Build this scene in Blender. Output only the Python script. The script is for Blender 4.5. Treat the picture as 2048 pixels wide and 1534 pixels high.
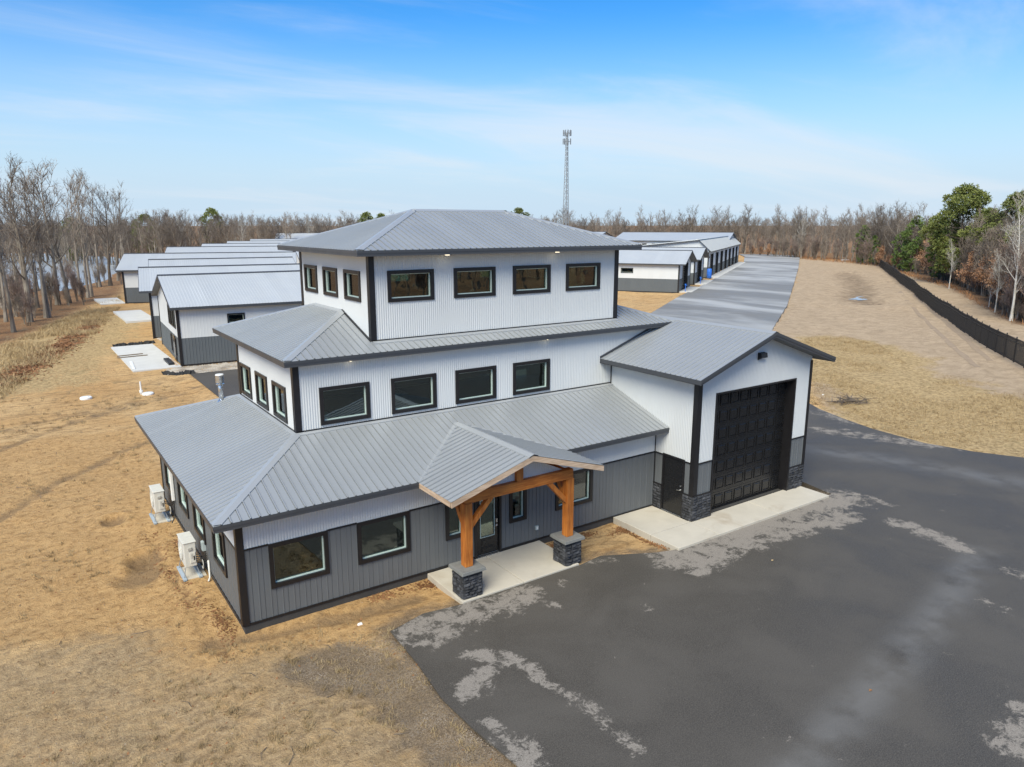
import bpy, bmesh, math, random
import numpy as np
from mathutils import Vector, Matrix
random.seed(7); rng = np.random.default_rng(7)
for o in list(bpy.data.objects): bpy.data.objects.remove(o)
scene = bpy.context.scene
R = math.radians

# ------------------------------------------------------------------ camera
CAM = np.array([-4.011, -18.132, 10.446]); YAW, PITCH, FPX = -0.603, -0.214, 1458.08
cam = bpy.data.cameras.new('camera'); cam.lens = FPX / 2048 * 36.0; cam.sensor_width = 36.0
cam.clip_start = 0.1; cam.clip_end = 5000
camo = bpy.data.objects.new('camera', cam); scene.collection.objects.link(camo)
camo.location = CAM; camo.rotation_euler = (math.pi / 2 + PITCH, 0, YAW); scene.camera = camo

# ------------------------------------------------------------------ sky and sun
SUN_EL, SUN_AZ = 48.0, 234.0           # azimuth clockwise from +Y: behind the camera's left shoulder
world = bpy.data.worlds.new('World'); scene.world = world; world.use_nodes = True
wt = world.node_tree; wn = wt.nodes; wl = wt.links
for n in list(wn): wn.remove(n)
wout = wn.new('ShaderNodeOutputWorld'); wbg = wn.new('ShaderNodeBackground'); wbg.inputs['Strength'].default_value = 0.112
sky = wn.new('ShaderNodeTexSky'); sky.sky_type = 'NISHITA'; sky.sun_disc = False
sky.sun_elevation = R(SUN_EL); sky.sun_rotation = R(SUN_AZ)
sky.air_density = 1.0; sky.dust_density = 0.6; sky.ozone_density = 2.2; sky.altitude = 250
tc = wn.new('ShaderNodeTexCoord'); sep = wn.new('ShaderNodeSeparateXYZ'); wl.new(tc.outputs['Generated'], sep.inputs[0])
def wmath(op, a, b=None, c=None):
    n = wn.new('ShaderNodeMath'); n.operation = op
    for i, v in enumerate((a, b, c)):
        if v is None: continue
        if isinstance(v, (int, float)): n.inputs[i].default_value = v
        else: wl.new(v, n.inputs[i])
    return n.outputs[0]
zc = wmath('MAXIMUM', sep.outputs['Z'], 0.0)
den = wmath('ADD', zc, 0.12)
px, py = wmath('DIVIDE', sep.outputs['X'], den), wmath('DIVIDE', sep.outputs['Y'], den)
comb = wn.new('ShaderNodeCombineXYZ'); wl.new(px, comb.inputs[0]); wl.new(py, comb.inputs[1])
mp = wn.new('ShaderNodeMapping'); mp.inputs['Rotation'].default_value = (0, 0, R(105)); mp.inputs['Scale'].default_value = (0.26, 0.80, 1)
mp.inputs['Location'].default_value = (1.3, 9.2, 0)
wl.new(comb.outputs[0], mp.inputs[0])
def wnoise(scale, detail, rough, dist):
    n = wn.new('ShaderNodeTexNoise'); n.inputs['Scale'].default_value = scale; n.inputs['Detail'].default_value = detail
    n.inputs['Roughness'].default_value = rough; n.inputs['Distortion'].default_value = dist
    wl.new(mp.outputs[0], n.inputs['Vector']); return n.outputs['Fac']
n1, n2 = wnoise(1.0, 10, 0.60, 1.1), wnoise(0.55, 3, 0.5, 0.4)
cl = wmath('MULTIPLY_ADD', n1, 0.62, wmath('MULTIPLY', n2, 0.50))
mr = wn.new('ShaderNodeMapRange'); mr.interpolation_type = 'SMOOTHSTEP'
mr.inputs['From Min'].default_value = 0.48; mr.inputs['From Max'].default_value = 0.74; mr.inputs['To Max'].default_value = 0.66
wl.new(cl, mr.inputs['Value'])
hz = wn.new('ShaderNodeMapRange'); hz.interpolation_type = 'SMOOTHSTEP'      # thin high haze thickens towards the horizon
hz.inputs['From Min'].default_value = 0.27; hz.inputs['From Max'].default_value = 0.015; hz.inputs['To Max'].default_value = 0.97
wl.new(zc, hz.inputs['Value'])
hs = wn.new('ShaderNodeHueSaturation'); hs.inputs['Saturation'].default_value = 1.40; hs.inputs['Value'].default_value = 0.98; wl.new(sky.outputs[0], hs.inputs['Color'])
def wmix(f, A, B, blend='MIX'):
    n = wn.new('ShaderNodeMix'); n.data_type = 'RGBA'; n.blend_type = blend
    for k, v in (('Factor', f), ('A', A), ('B', B)):
        if isinstance(v, (int, float)): n.inputs[k].default_value = v
        elif isinstance(v, tuple): n.inputs[k].default_value = (*v, 1)
        else: wl.new(v, n.inputs[k])
    return n.outputs['Result']
skyc = wmix(1.0, hs.outputs[0], (0.62, 0.93, 1.10), 'MULTIPLY')
skyc = wmix(hz.outputs[0], skyc, (3.45, 4.35, 5.25)); skyc = wmix(mr.outputs[0], skyc, (4.6, 4.95, 5.35))
wl.new(skyc, wbg.inputs['Color']); wl.new(wbg.outputs[0], wout.inputs[0])
sun = bpy.data.lights.new('sun', 'SUN'); sun.energy = 3.4; sun.angle = R(36); sun.color = (1.0, 0.945, 0.775)
suno = bpy.data.objects.new('sun', sun); scene.collection.objects.link(suno)
az, el = R(SUN_AZ), R(SUN_EL)
sdir = Vector((math.sin(az) * math.cos(el), math.cos(az) * math.cos(el), math.sin(el)))
suno.rotation_euler = sdir.to_track_quat('Z', 'Y').to_euler(); suno.location = (-30, -40, 60)
vs = scene.view_settings; vs.view_transform = 'Standard'; vs.look = 'None'; vs.gamma = 1.0; vs.exposure = 0.62; vs.use_curve_mapping = False

# ------------------------------------------------------------------ pixel -> ground point
_f0 = np.array([-math.sin(YAW), math.cos(YAW), 0]); _r = np.array([math.cos(YAW), math.sin(YAW), 0]); _u0 = np.array([0, 0, 1.0])
_f = _f0 * math.cos(PITCH) + _u0 * math.sin(PITCH); _u = _u0 * math.cos(PITCH) - _f0 * math.sin(PITCH)
def gp(u, v, z=0.0):
    d = _f + _r * (u - 1024) / FPX + _u * (767 - v) / FPX
    return CAM + d * ((z - CAM[2]) / d[2])
def gpoly(pts, z=0.0): return np.array([gp(u, v, z)[:2] for u, v in pts])

# ------------------------------------------------------------------ numpy noise and masks
def vnoise(x, y, seed=0):
    xi, yi = np.floor(x).astype(np.int64), np.floor(y).astype(np.int64); xf, yf = x - xi, y - yi
    def h(a, b):
        n = (a * 374761393 + b * 668265263 + seed * 1442695) & 0x7fffffff
        n = ((n ^ (n >> 13)) * 1274126177) & 0x7fffffff
        return ((n ^ (n >> 16)) & 0xffff) / 65535.0
    u, v = xf * xf * (3 - 2 * xf), yf * yf * (3 - 2 * yf)
    return (h(xi, yi) * (1 - u) + h(xi + 1, yi) * u) * (1 - v) + (h(xi, yi + 1) * (1 - u) + h(xi + 1, yi + 1) * u) * v
def fbm(x, y, sc, octv=4, seed=0):
    t = 0; a = 0.5; f = 1 / sc
    for i in range(octv):
        t = t + a * vnoise(x * f + 17.3 * i, y * f - 9.1 * i, seed + i); a *= 0.5; f *= 2.03
    return t
def sd_poly(x, y, poly):
    poly = np.asarray(poly); d = np.full(x.shape, 1e18); ins = np.zeros(x.shape, bool); n = len(poly)
    for i in range(n):
        ax, ay = poly[i]; bx, by = poly[(i + 1) % n]
        ex, ey = bx - ax, by - ay; l2 = ex * ex + ey * ey + 1e-12
        t = np.clip(((x - ax) * ex + (y - ay) * ey) / l2, 0, 1)
        d = np.minimum(d, (x - ax - t * ex) ** 2 + (y - ay - t * ey) ** 2)
        c = ((ay > y) != (by > y)) & (x < (bx - ax) * (y - ay) / ((by - ay) if abs(by - ay) > 1e-9 else 1e-9) + ax)
        ins ^= c
    d = np.sqrt(d); return np.where(ins, -d, d)
def sd_line(x, y, pts):
    pts = np.asarray(pts); d = np.full(x.shape, 1e18)
    for i in range(len(pts) - 1):
        ax, ay = pts[i][:2]; bx, by = pts[i + 1][:2]; ex, ey = bx - ax, by - ay; l2 = ex * ex + ey * ey + 1e-12
        t = np.clip(((x - ax) * ex + (y - ay) * ey) / l2, 0, 1)
        d = np.minimum(d, (x - ax - t * ex) ** 2 + (y - ay - t * ey) ** 2)
    return np.sqrt(d)
def sstep(a, b, x):
    t = np.clip((x - a) / (b - a), 0, 1); return t * t * (3 - 2 * t)

# ------------------------------------------------------------------ materials
def newmat(name):
    m = bpy.data.materials.new(name); m.use_nodes = True; nt = m.node_tree
    return m, nt, nt.nodes['Principled BSDF']
def N(nt, kind, **kw):
    n = nt.nodes.new(kind)
    for k, v in kw.items():
        if k in n.inputs: n.inputs[k].default_value = v
        else: setattr(n, k, v)
    return n
def noise(nt, vec, scale, detail=4, rough=0.55, dist=0.0):
    n = N(nt, 'ShaderNodeTexNoise', Scale=scale, Detail=detail, Roughness=rough, Distortion=dist)
    if vec is not None: nt.links.new(vec, n.inputs['Vector'])
    return n.outputs['Fac']
def mapr(nt, val, a, b, c=0.0, d=1.0, smooth=True):
    n = nt.nodes.new('ShaderNodeMapRange'); n.interpolation_type = 'SMOOTHSTEP' if smooth else 'LINEAR'
    nt.links.new(val, n.inputs['Value'])
    for k, v in zip(('From Min', 'From Max', 'To Min', 'To Max'), (a, b, c, d)): n.inputs[k].default_value = v
    return n.outputs[0]
def mixc(nt, fac, a, b, blend='MIX'):
    n = nt.nodes.new('ShaderNodeMix'); n.data_type = 'RGBA'; n.blend_type = blend
    for s, v in (('Factor', fac), ('A', a), ('B', b)):
        if isinstance(v, (int, float)): n.inputs[s].default_value = v
        elif isinstance(v, tuple): n.inputs[s].default_value = v if len(v) == 4 else (*v, 1)
        else: nt.links.new(v, n.inputs[s])
    return n.outputs['Result']
def mth(nt, op, a, b=None):
    n = nt.nodes.new('ShaderNodeMath'); n.operation = op
    for i, v in enumerate((a, b)):
        if v is None: continue
        if isinstance(v, (int, float)): n.inputs[i].default_value = v
        else: nt.links.new(v, n.inputs[i])
    return n.outputs[0]
def pos(nt): return nt.nodes.new('ShaderNodeNewGeometry').outputs['Position']
def bump(nt, p, h, strength, dist=0.02):
    b = N(nt, 'ShaderNodeBump', Strength=strength, Distance=dist); nt.links.new(h, b.inputs['Height']); nt.links.new(b.outputs[0], p.inputs['Normal'])
def paint(name, col, rough=0.5, metal=0.0, var=0.12, scale=1.5, bmp=0.0, bscale=40, spec=0.5, objvar=0.0, fine=0.0):
    m, nt, p = newmat(name); g = pos(nt)
    f = noise(nt, g, scale, 5, 0.6)
    lo = tuple(c * (1 - var) for c in col); hi = tuple(min(1, c * (1 + var)) for c in col)
    c = mixc(nt, f, lo, hi)
    if fine:
        c = mixc(nt, mth(nt, 'MULTIPLY', noise(nt, g, 55, 2), fine), c, tuple(x * 0.35 for x in col))
    if objvar:
        oi = nt.nodes.new('ShaderNodeObjectInfo')
        hsv = nt.nodes.new('ShaderNodeHueSaturation'); nt.links.new(mapr(nt, oi.outputs['Random'], 0, 1, 1 - objvar, 1 + objvar, False), hsv.inputs['Value']); nt.links.new(c, hsv.inputs['Color']); c = hsv.outputs[0]
    nt.links.new(c, p.inputs['Base Color']); p.inputs['Metallic'].default_value = metal; p.inputs['Specular IOR Level'].default_value = spec
    nt.links.new(mapr(nt, noise(nt, g, scale * 2.3, 4), 0.25, 0.75, max(0.03, rough - 0.07), min(1, rough + 0.07)), p.inputs['Roughness'])
    if bmp: bump(nt, p, noise(nt, g, bscale, 4, 0.6), bmp)
    return m
M = {}
M['roof'] = paint('roof_metal', (0.325, 0.338, 0.347), 0.36, 0.2, 0.07, 0.5, objvar=0.035)
M['roof_far'] = paint('shed_roof_sheen_metal', (0.46, 0.475, 0.48), 0.45, 0.1, 0.06, 0.3, objvar=0.03)  # lighter than the office roof: grazing sky sheen put into the colour
M['roofcap'] = paint('roof_cap_metal', (0.36, 0.373, 0.382), 0.38, 0.2, 0.06, 0.6)
M['white'] = paint('white_siding', (0.60, 0.612, 0.612), 0.42, 0.0, 0.035, 0.9, objvar=0.015)
M['gray'] = paint('gray_siding', (0.124, 0.131, 0.136), 0.5, 0.0, 0.10, 0.8, objvar=0.03)
M['grayfar'] = paint('gray_shed_siding', (0.105, 0.117, 0.125), 0.5, 0.0, 0.10, 0.8, objvar=0.03)
M['groove'] = paint('siding_groove', (0.035, 0.036, 0.04), 0.6)
M['fascia'] = paint('fascia_metal', (0.058, 0.062, 0.070), 0.42, 0.1, 0.08, 0.8)
M['trim'] = paint('black_trim', (0.012, 0.011, 0.012), 0.42, 0.0, 0.15, 2)
M['frame'] = paint('window_frame', (0.014, 0.012, 0.012), 0.38, 0.0, 0.15, 3)
M['soffit'] = paint('soffit', (0.12, 0.125, 0.13), 0.6)
M['base'] = paint('foundation', (0.05, 0.047, 0.044), 0.9, 0, 0.3, 3, 0.3, 60)
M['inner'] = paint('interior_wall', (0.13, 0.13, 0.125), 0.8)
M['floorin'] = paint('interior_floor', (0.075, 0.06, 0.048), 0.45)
M['sash'] = paint('vinyl_sash', (0.50, 0.60, 0.55), 0.4, 0, 0.05)
M['doorblk'] = paint('black_door_paint', (0.012, 0.012, 0.013), 0.24, 0.0, 0.2, 3)
M['steel'] = paint('galvanised_steel', (0.62, 0.64, 0.66), 0.28, 0.9, 0.1, 6)
M['chrome'] = paint('satin_handle', (0.7, 0.7, 0.7), 0.25, 1.0, 0.05)
M['cream'] = paint('cream_plastic', (0.62, 0.605, 0.55), 0.5, 0, 0.05, 3)
M['creamdk'] = paint('dark_cream_plastic', (0.40, 0.39, 0.36), 0.5, 0, 0.05, 3)  # darker cream for the fan disc, labels, covers and cable
M['rubber'] = paint('black_rubber', (0.02, 0.02, 0.02), 0.6)
M['whiteplastic'] = paint('white_plastic', (0.78, 0.77, 0.74), 0.45, 0, 0.05, 4)
M['blue'] = paint('blue_plastic', (0.03, 0.16, 0.62), 0.4, 0, 0.1, 4)
M['bluegrey'] = paint('blue_grey_wood', (0.36, 0.42, 0.47), 0.7, 0, 0.2, 8)
M['boxgrey'] = paint('grey_box', (0.40, 0.46, 0.46), 0.5)
M['fence'] = paint('black_fence', (0.014, 0.013, 0.013), 0.5, 0, 0.1)
M['tower'] = paint('tower_steel', (0.26, 0.28, 0.30), 0.6, 0.1, 0.1)
M['antenna'] = paint('antenna_grey', (0.20, 0.22, 0.24), 0.6)
M['fabric'] = paint('black_fabric', (0.018, 0.018, 0.018), 0.8, 0, 0.4, 6, 0.4, 20)
M['tablewhite'] = paint('table_top', (0.6, 0.6, 0.58), 0.5)
def wood(name, a, b, rough=0.55, vertical=True):
    m, nt, p = newmat(name); g = pos(nt)
    mpn = N(nt, 'ShaderNodeMapping'); mpn.inputs['Scale'].default_value = (14, 14, 1.1) if vertical else (1.5, 1.5, 16); nt.links.new(g, mpn.inputs[0])
    f = noise(nt, mpn.outputs[0], 1.0, 5, 0.65, 0.6)
    c = mixc(nt, mapr(nt, f, 0.3, 0.72), a, b)
    c = mixc(nt, mapr(nt, noise(nt, g, 1.3, 3), 0.45, 0.75, 0, 0.45), c, tuple(x * 0.55 for x in a))
    nt.links.new(c, p.inputs['Base Color']); p.inputs['Roughness'].default_value = rough; bump(nt, p, f, 0.25, 0.01); return m
M['cedar'] = wood('cedar_stain', (0.36, 0.098, 0.014), (0.62, 0.225, 0.040))
M['cedarh'] = wood('cedar_stain_beam', (0.36, 0.098, 0.014), (0.62, 0.225, 0.040), vertical=False)
M['rawwood'] = wood('raw_board', (0.42, 0.29, 0.19), (0.62, 0.47, 0.34), 0.7, vertical=False)
M['oldwood'] = paint('weathered_lumber', (0.16, 0.12, 0.08), 0.8, 0, 0.3, 6)
def stone(name, a, b):
    m, nt, p = newmat(name); g = pos(nt); oi = nt.nodes.new('ShaderNodeObjectInfo')
    c = mixc(nt, mapr(nt, noise(nt, g, 9, 6, 0.7), 0.3, 0.75), a, b)
    hsv = nt.nodes.new('ShaderNodeHueSaturation'); nt.links.new(mapr(nt, oi.outputs['Random'], 0, 1, 0.6, 1.55, False), hsv.inputs['Value']); nt.links.new(c, hsv.inputs['Color'])
    nt.links.new(hsv.outputs[0], p.inputs['Base Color']); p.inputs['Roughness'].default_value = 0.75; bump(nt, p, noise(nt, g, 30, 6, 0.7), 0.7, 0.03); return m
M['stone'] = stone('charcoal_stone', (0.016, 0.017, 0.020), (0.065, 0.066, 0.072))
M['stonecap'] = paint('stone_cap', (0.17, 0.17, 0.16), 0.85, 0, 0.25, 7, 0.4, 50)
def concrete(name, col, stain=0.35):
    m, nt, p = newmat(name); g = pos(nt)
    c = mixc(nt, noise(nt, g, 1.1, 6, 0.62, 0.4), tuple(x * 0.80 for x in col), tuple(min(1, x * 1.14) for x in col))
    c = mixc(nt, mapr(nt, noise(nt, g, 0.55, 5, 0.6, 0.8), 0.54, 0.74, 0, stain), c, (0.27, 0.19, 0.11))
    c = mixc(nt, mapr(nt, noise(nt, g, 38, 3), 0.56, 0.78, 0, 0.25), c, tuple(x * 0.6 for x in col))
    nt.links.new(c, p.inputs['Base Color']); p.inputs['Roughness'].default_value = 0.82; bump(nt, p, noise(nt, g, 70, 3), 0.15, 0.01); return m
M['concrete'] = concrete('concrete', (0.52, 0.475, 0.395), 0.5)
M['concretefar'] = concrete('patio_concrete', (0.58, 0.57, 0.54), 0.12)
# glass that reflects and lets the room behind show
def glassmat():
    m = bpy.data.materials.new('window_glass'); m.use_nodes = True; nt = m.node_tree; nt.nodes.clear()
    out = nt.nodes.new('ShaderNodeOutputMaterial'); tr = N(nt, 'ShaderNodeBsdfTransparent', Color=(0.42, 0.54, 0.48, 1)); gl = N(nt, 'ShaderNodeBsdfGlossy', Roughness=0.015)
    gl.inputs['Color'].default_value = (0.95, 1, 0.98, 1)
    g = pos(nt); b = N(nt, 'ShaderNodeBump', Strength=0.10, Distance=0.02); nt.links.new(noise(nt, g, 1.6, 2), b.inputs['Height']); nt.links.new(b.outputs[0], gl.inputs['Normal'])
    fr = N(nt, 'ShaderNodeFresnel', IOR=1.55); mixs = nt.nodes.new('ShaderNodeMixShader')
    nt.links.new(mapr(nt, fr.outputs[0], 0.0, 0.8, 0.09, 1.0, False), mixs.inputs[0]); nt.links.new(tr.outputs[0], mixs.inputs[1]); nt.links.new(gl.outputs[0], mixs.inputs[2]); nt.links.new(mixs.outputs[0], out.inputs[0]); return m
M['glass'] = glassmat()
def emis(name, col, s):
    m, nt, p = newmat(name); p.inputs['Base Color'].default_value = (0.8, 0.8, 0.75, 1); p.inputs['Emission Color'].default_value = (*col, 1); p.inputs['Emission Strength'].default_value = s; return m
M['lamp'] = emis('lit_lamp', (1.0, 0.86, 0.6), 4.0)
M['lens'] = paint('lamp_lens', (0.55, 0.56, 0.56), 0.2)
def leafy(name, a, b, rough=0.7):
    m, nt, p = newmat(name); oi = nt.nodes.new('ShaderNodeObjectInfo'); g = pos(nt)
    c = mixc(nt, mapr(nt, noise(nt, g, 0.9, 3), 0.3, 0.7), a, b)
    hsv = nt.nodes.new('ShaderNodeHueSaturation'); nt.links.new(mapr(nt, oi.outputs['Random'], 0, 1, 0.75, 1.25, False), hsv.inputs['Value']); nt.links.new(c, hsv.inputs['Color'])
    nt.links.new(hsv.outputs[0], p.inputs['Base Color']); p.inputs['Roughness'].default_value = rough; p.inputs['Specular IOR Level'].default_value = 0.25; return m
M['bark'] = leafy('grey_bark', (0.17, 0.14, 0.112), (0.29, 0.25, 0.20))
M['barkdark'] = leafy('dark_bark', (0.085, 0.068, 0.052), (0.165, 0.132, 0.102))
M['twig'] = leafy('bare_twigs', (0.165, 0.13, 0.102), (0.265, 0.218, 0.175))
M['twigdark'] = leafy('dark_twigs', (0.09, 0.074, 0.062), (0.165, 0.138, 0.115))
M['twigred'] = leafy('reddish_twigs', (0.19, 0.135, 0.11), (0.285, 0.215, 0.178))
M['birch'] = leafy('pale_birch_bark', (0.42, 0.39, 0.34), (0.60, 0.57, 0.52))
M['birchtwig'] = leafy('pale_twigs', (0.30, 0.27, 0.23), (0.40, 0.37, 0.32))
M['pine'] = leafy('pine_needles', (0.13, 0.162, 0.045), (0.255, 0.272, 0.082))
M['pine2'] = leafy('dark_pine_needles', (0.085, 0.145, 0.04), (0.19, 0.25, 0.065))
M['oakleaf'] = leafy('dead_oak_leaves', (0.34, 0.175, 0.09), (0.50, 0.30, 0.18))
M['leaflitter'] = leafy('fallen_leaves', (0.17, 0.075, 0.030), (0.36, 0.18, 0.08))
M['drygrass'] = leafy('dry_grass', (0.27, 0.19, 0.095), (0.44, 0.33, 0.18))
M['gravelstone'] = leafy('gravel_stones', (0.30, 0.255, 0.205), (0.58, 0.52, 0.44))
M['sandclod'] = leafy('sand_clods', (0.26, 0.155, 0.07), (0.42, 0.265, 0.125))
M['pebble'] = leafy('yard_pebbles', (0.15, 0.122, 0.09), (0.36, 0.30, 0.235))
M['soilclod'] = leafy('dark_soil', (0.07, 0.055, 0.04), (0.13, 0.10, 0.07))

# ------------------------------------------------------------------ mesh helpers
COL = scene.collection
V3 = lambda *a: np.array(a, float)
class MB:
    def __init__(s): s.v = []; s.f = []
    def quad(s, a, b, c, d): i = len(s.v); s.v += [tuple(a), tuple(b), tuple(c), tuple(d)]; s.f.append((i, i + 1, i + 2, i + 3)); return s
    def tri(s, a, b, c): i = len(s.v); s.v += [tuple(a), tuple(b), tuple(c)]; s.f.append((i, i + 1, i + 2)); return s
    def hexa(s, p):     # 8 points: bottom 4 (ccw), top 4
        i = len(s.v); s.v += [tuple(q) for q in p]
        s.f += [tuple(i + k for k in q) for q in ((3, 2, 1, 0), (4, 5, 6, 7), (0, 1, 5, 4), (1, 2, 6, 5), (2, 3, 7, 6), (3, 0, 4, 7))]; return s
    def box(s, x0, x1, y0, y1, z0, z1):
        return s.hexa([(x0, y0, z0), (x1, y0, z0), (x1, y1, z0), (x0, y1, z0), (x0, y0, z1), (x1, y0, z1), (x1, y1, z1), (x0, y1, z1)])
    def obox(s, O, U, W, D, u0, u1, w0, w1, d0, d1):
        P = lambda u, w, d: O + U * u + W * w + D * d
        return s.hexa([P(u0, w0, d0), P(u1, w0, d0), P(u1, w1, d0), P(u0, w1, d0), P(u0, w0, d1), P(u1, w0, d1), P(u1, w1, d1), P(u0, w1, d1)])
    def beam(s, a, b, w, h, up=(0, 0, 1)):
        a, b, up = V3(*a), V3(*b), V3(*up); d = b - a; l = np.linalg.norm(d); d /= l
        r = np.cross(d, up); r /= np.linalg.norm(r); u = np.cross(r, d)
        return s.obox(a, d, r, u, 0, l, -w / 2, w / 2, -h / 2, h / 2)
    def tube(s, pts, rad, n=6, cap=True):
        pts = [V3(*p) for p in pts]; m = len(pts)
        if np.isscalar(rad): rad = [rad] * m
        i0 = len(s.v); prev = None
        for k in range(m):
            d = pts[min(k + 1, m - 1)] - pts[max(k - 1, 0)]; d /= (np.linalg.norm(d) + 1e-9)
            ref = V3(0, 0, 1) if abs(d[2]) < 0.9 else V3(1, 0, 0)
            if prev is not None and abs(np.dot(prev, d)) < 0.95: a = prev - d * np.dot(prev, d)
            else: a = np.cross(d, ref)
            a /= np.linalg.norm(a); b = np.cross(d, a); prev = a
            for j in range(n):
                t = 2 * math.pi * j / n; s.v.append(tuple(pts[k] + (a * math.cos(t) + b * math.sin(t)) * rad[k]))
        for k in range(m - 1):
            for j in range(n):
                p, q = i0 + k * n + j, i0 + k * n + (j + 1) % n; s.f.append((p, q, q + n, p + n))
        if cap: s.f.append(tuple(i0 + j for j in range(n))[::-1]); s.f.append(tuple(i0 + (m - 1) * n + j for j in range(n)))
        return s
    def cyl(s, x, y, z0, z1, r, n=16, r1=None): return s.tube([(x, y, z0), (x, y, z1)], [r, r if r1 is None else r1], n)
    def build(s, name, mat, parent=None, smooth=False, bevel=0.0):
        me = bpy.data.meshes.new(name); me.from_pydata(s.v, [], s.f); me.update(); me.materials.append(M[mat] if isinstance(mat, str) else mat)
        if smooth: me.polygons.foreach_set('use_smooth', [True] * len(me.polygons))
        o = bpy.data.objects.new(name, me); COL.objects.link(o)
        if parent is not None: o.parent = parent
        if bevel:
            b = o.modifiers.new('bevel', 'BEVEL'); b.width = bevel; b.segments = 2; b.limit_method = 'ANGLE'
        return o
def empty(name, loc=(0, 0, 0), rz=0.0, parent=None):
    o = bpy.data.objects.new(name, None); COL.objects.link(o); o.location = loc; o.rotation_euler = (0, 0, rz); o.empty_display_size = 0.2
    if parent is not None: o.parent = parent
    return o
def tag(o, label, cat, group=None):
    o['label'] = label; o['category'] = cat
    if group: o['group'] = group
    return o
def kind(o, k): o['kind'] = k; return o
def link_mesh(name, me, parent=None, loc=(0, 0, 0)):
    o = bpy.data.objects.new(name, me); COL.objects.link(o); o.parent = parent; o.location = loc; return o
def clone(root, loc=None, rz=None, sc=None):
    r = root.copy(); COL.objects.link(r)
    if loc is not None: r.location = loc
    if rz is not None: r.rotation_euler = (0, 0, rz)
    if sc is not None: r.scale = sc if hasattr(sc, '__len__') else (sc, sc, sc)
    for ch in list(root.children):
        c = ch.copy(); COL.objects.link(c); c.parent = r
        for g in ch.children:
            d = g.copy(); COL.objects.link(d); d.parent = c
    return r

# profile helpers: (pitch, [(x within pitch, height)...])
RIB = (0.2286, [(0, 0), (0.170, 0), (0.172, -0.022), (0.184, -0.022), (0.187, 0.028), (0.2106, 0.028), (0.2166, 0), (0.2286, 0)])  # groove beside each rib is added to draw a dark shade line
CORR = (0.076, [(0, 0), (0.019, 0.0075), (0.038, 0.012), (0.057, 0.0075), (0.076, 0)])
WIDE = (0.305, [(0, 0), (0.125, 0), (0.131, 0.012), (0.152, 0.012), (0.158, 0), (0.280, 0), (0.284, -0.014), (0.300, -0.014), (0.305, 0)])
SHED = (0.2286, [(0, 0), (0.170, 0), (0.182, 0.020), (0.2086, 0.020), (0.2206, 0), (0.2286, 0)])
SHEDW = (0.2286, [(0, 0), (0.180, 0), (0.195, 0.007), (0.2136, 0.007), (0.2286, 0)])
FLAT = (1.0, [(0, 0), (1.0, 0)])
def lohi(poly, x):
    ys = []
    n = len(poly)
    for i in range(n):
        (ax, ay), (bx, by) = poly[i], poly[(i + 1) % n]
        if abs(ax - bx) < 1e-9:
            if abs(x - ax) < 1e-7: ys += [ay, by]
        elif min(ax, bx) - 1e-9 <= x <= max(ax, bx) + 1e-9: ys.append(ay + (by - ay) * (x - ax) / (bx - ax))
    return (min(ys), max(ys)) if ys else (0, 0)
def panels(name, parent, mat, O, U, V, Nn, polys, prof, width=None, holes=(), lift=0.0, joined=False):
    """sheet-metal panels covering convex polygons in (u, v); each panel an own object unless joined"""
    O, U, V, Nn = (V3(*a) for a in (O, U, V, Nn)); pitch, pr = prof; out = []
    jb = MB()
    for poly in polys:
        x0, x1 = min(p[0] for p in poly), max(p[0] for p in poly)
        xs = {round(x0, 6), round(x1, 6)}
        for p in poly: xs.add(round(p[0], 6))
        for h in holes:
            for e in h[:2]:
                if x0 < e < x1: xs.add(round(e, 6))
        k = math.floor(x0 / pitch)
        while k * pitch < x1:
            for q, _ in pr:
                e = k * pitch + q
                if x0 < e < x1: xs.add(round(e, 6))
            k += 1
        if width:
            k = math.ceil(x0 / width)
            while k * width < x1: xs.add(round(k * width, 6)); k += 1
        xs = sorted(xs)
        def hgt(x):
            t = (x / pitch - math.floor(x / pitch + 1e-9)) * pitch
            for (a, ha), (b, hb) in zip(pr, pr[1:]):
                if a - 1e-6 <= t <= b + 1e-6: return ha + (hb - ha) * (t - a) / (b - a)
            return 0.0
        groups = {}
        for a, b in zip(xs, xs[1:]):
            if b - a < 1e-5: continue
            mid = (a + b) / 2; pid = math.floor(mid / width) if width else 0
            la, ha = lohi(poly, a + 1e-7 if a == x0 else a); lb, hb = lohi(poly, b - 1e-7 if b == x1 else b)
            segs = [(la, ha, lb, hb)]
            for h in holes:
                if h[0] - 1e-6 <= mid <= h[1] + 1e-6:
                    ns = []
                    for (p, q, r, s) in segs:
                        if h[2] > p and h[2] < q: ns.append((p, h[2], r, h[2]))
                        if h[3] < q and h[3] > p: ns.append((h[3], q, h[3], s))
                        if h[2] >= q or h[3] <= p: ns.append((p, q, r, s))
                    segs = ns
            segs = [t for t in segs if max(t[1] - t[0], t[3] - t[2]) > 1e-4]
            groups.setdefault(pid, []).append((a, b, hgt(a) + lift, hgt(b) + lift, segs))
        P = lambda u, v, d: O + U * u + V * v + Nn * d
        for pid, colms in groups.items():
            parts = 2 if (not joined and all(len(c[4]) > 1 for c in colms)) else 1
            for k in range(parts):
                tgt = jb if joined else MB()
                for a, b, A, B, segs in colms:
                    for i, (p, q, r, s) in enumerate(segs):
                        if parts == 2 and min(i, 1) != k: continue
                        tgt.quad(P(a, p, A), P(b, r, B), P(b, s, B), P(a, q, A))
                if not joined and tgt.f: out.append(tgt.build(name, mat, parent))
    if joined: return jb.build(name, mat, parent)
    return out
def rect(x0, x1, z0, z1): return [(x0, z0), (x1, z0), (x1, z1), (x0, z1)]
Z = V3(0, 0, 1)
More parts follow.
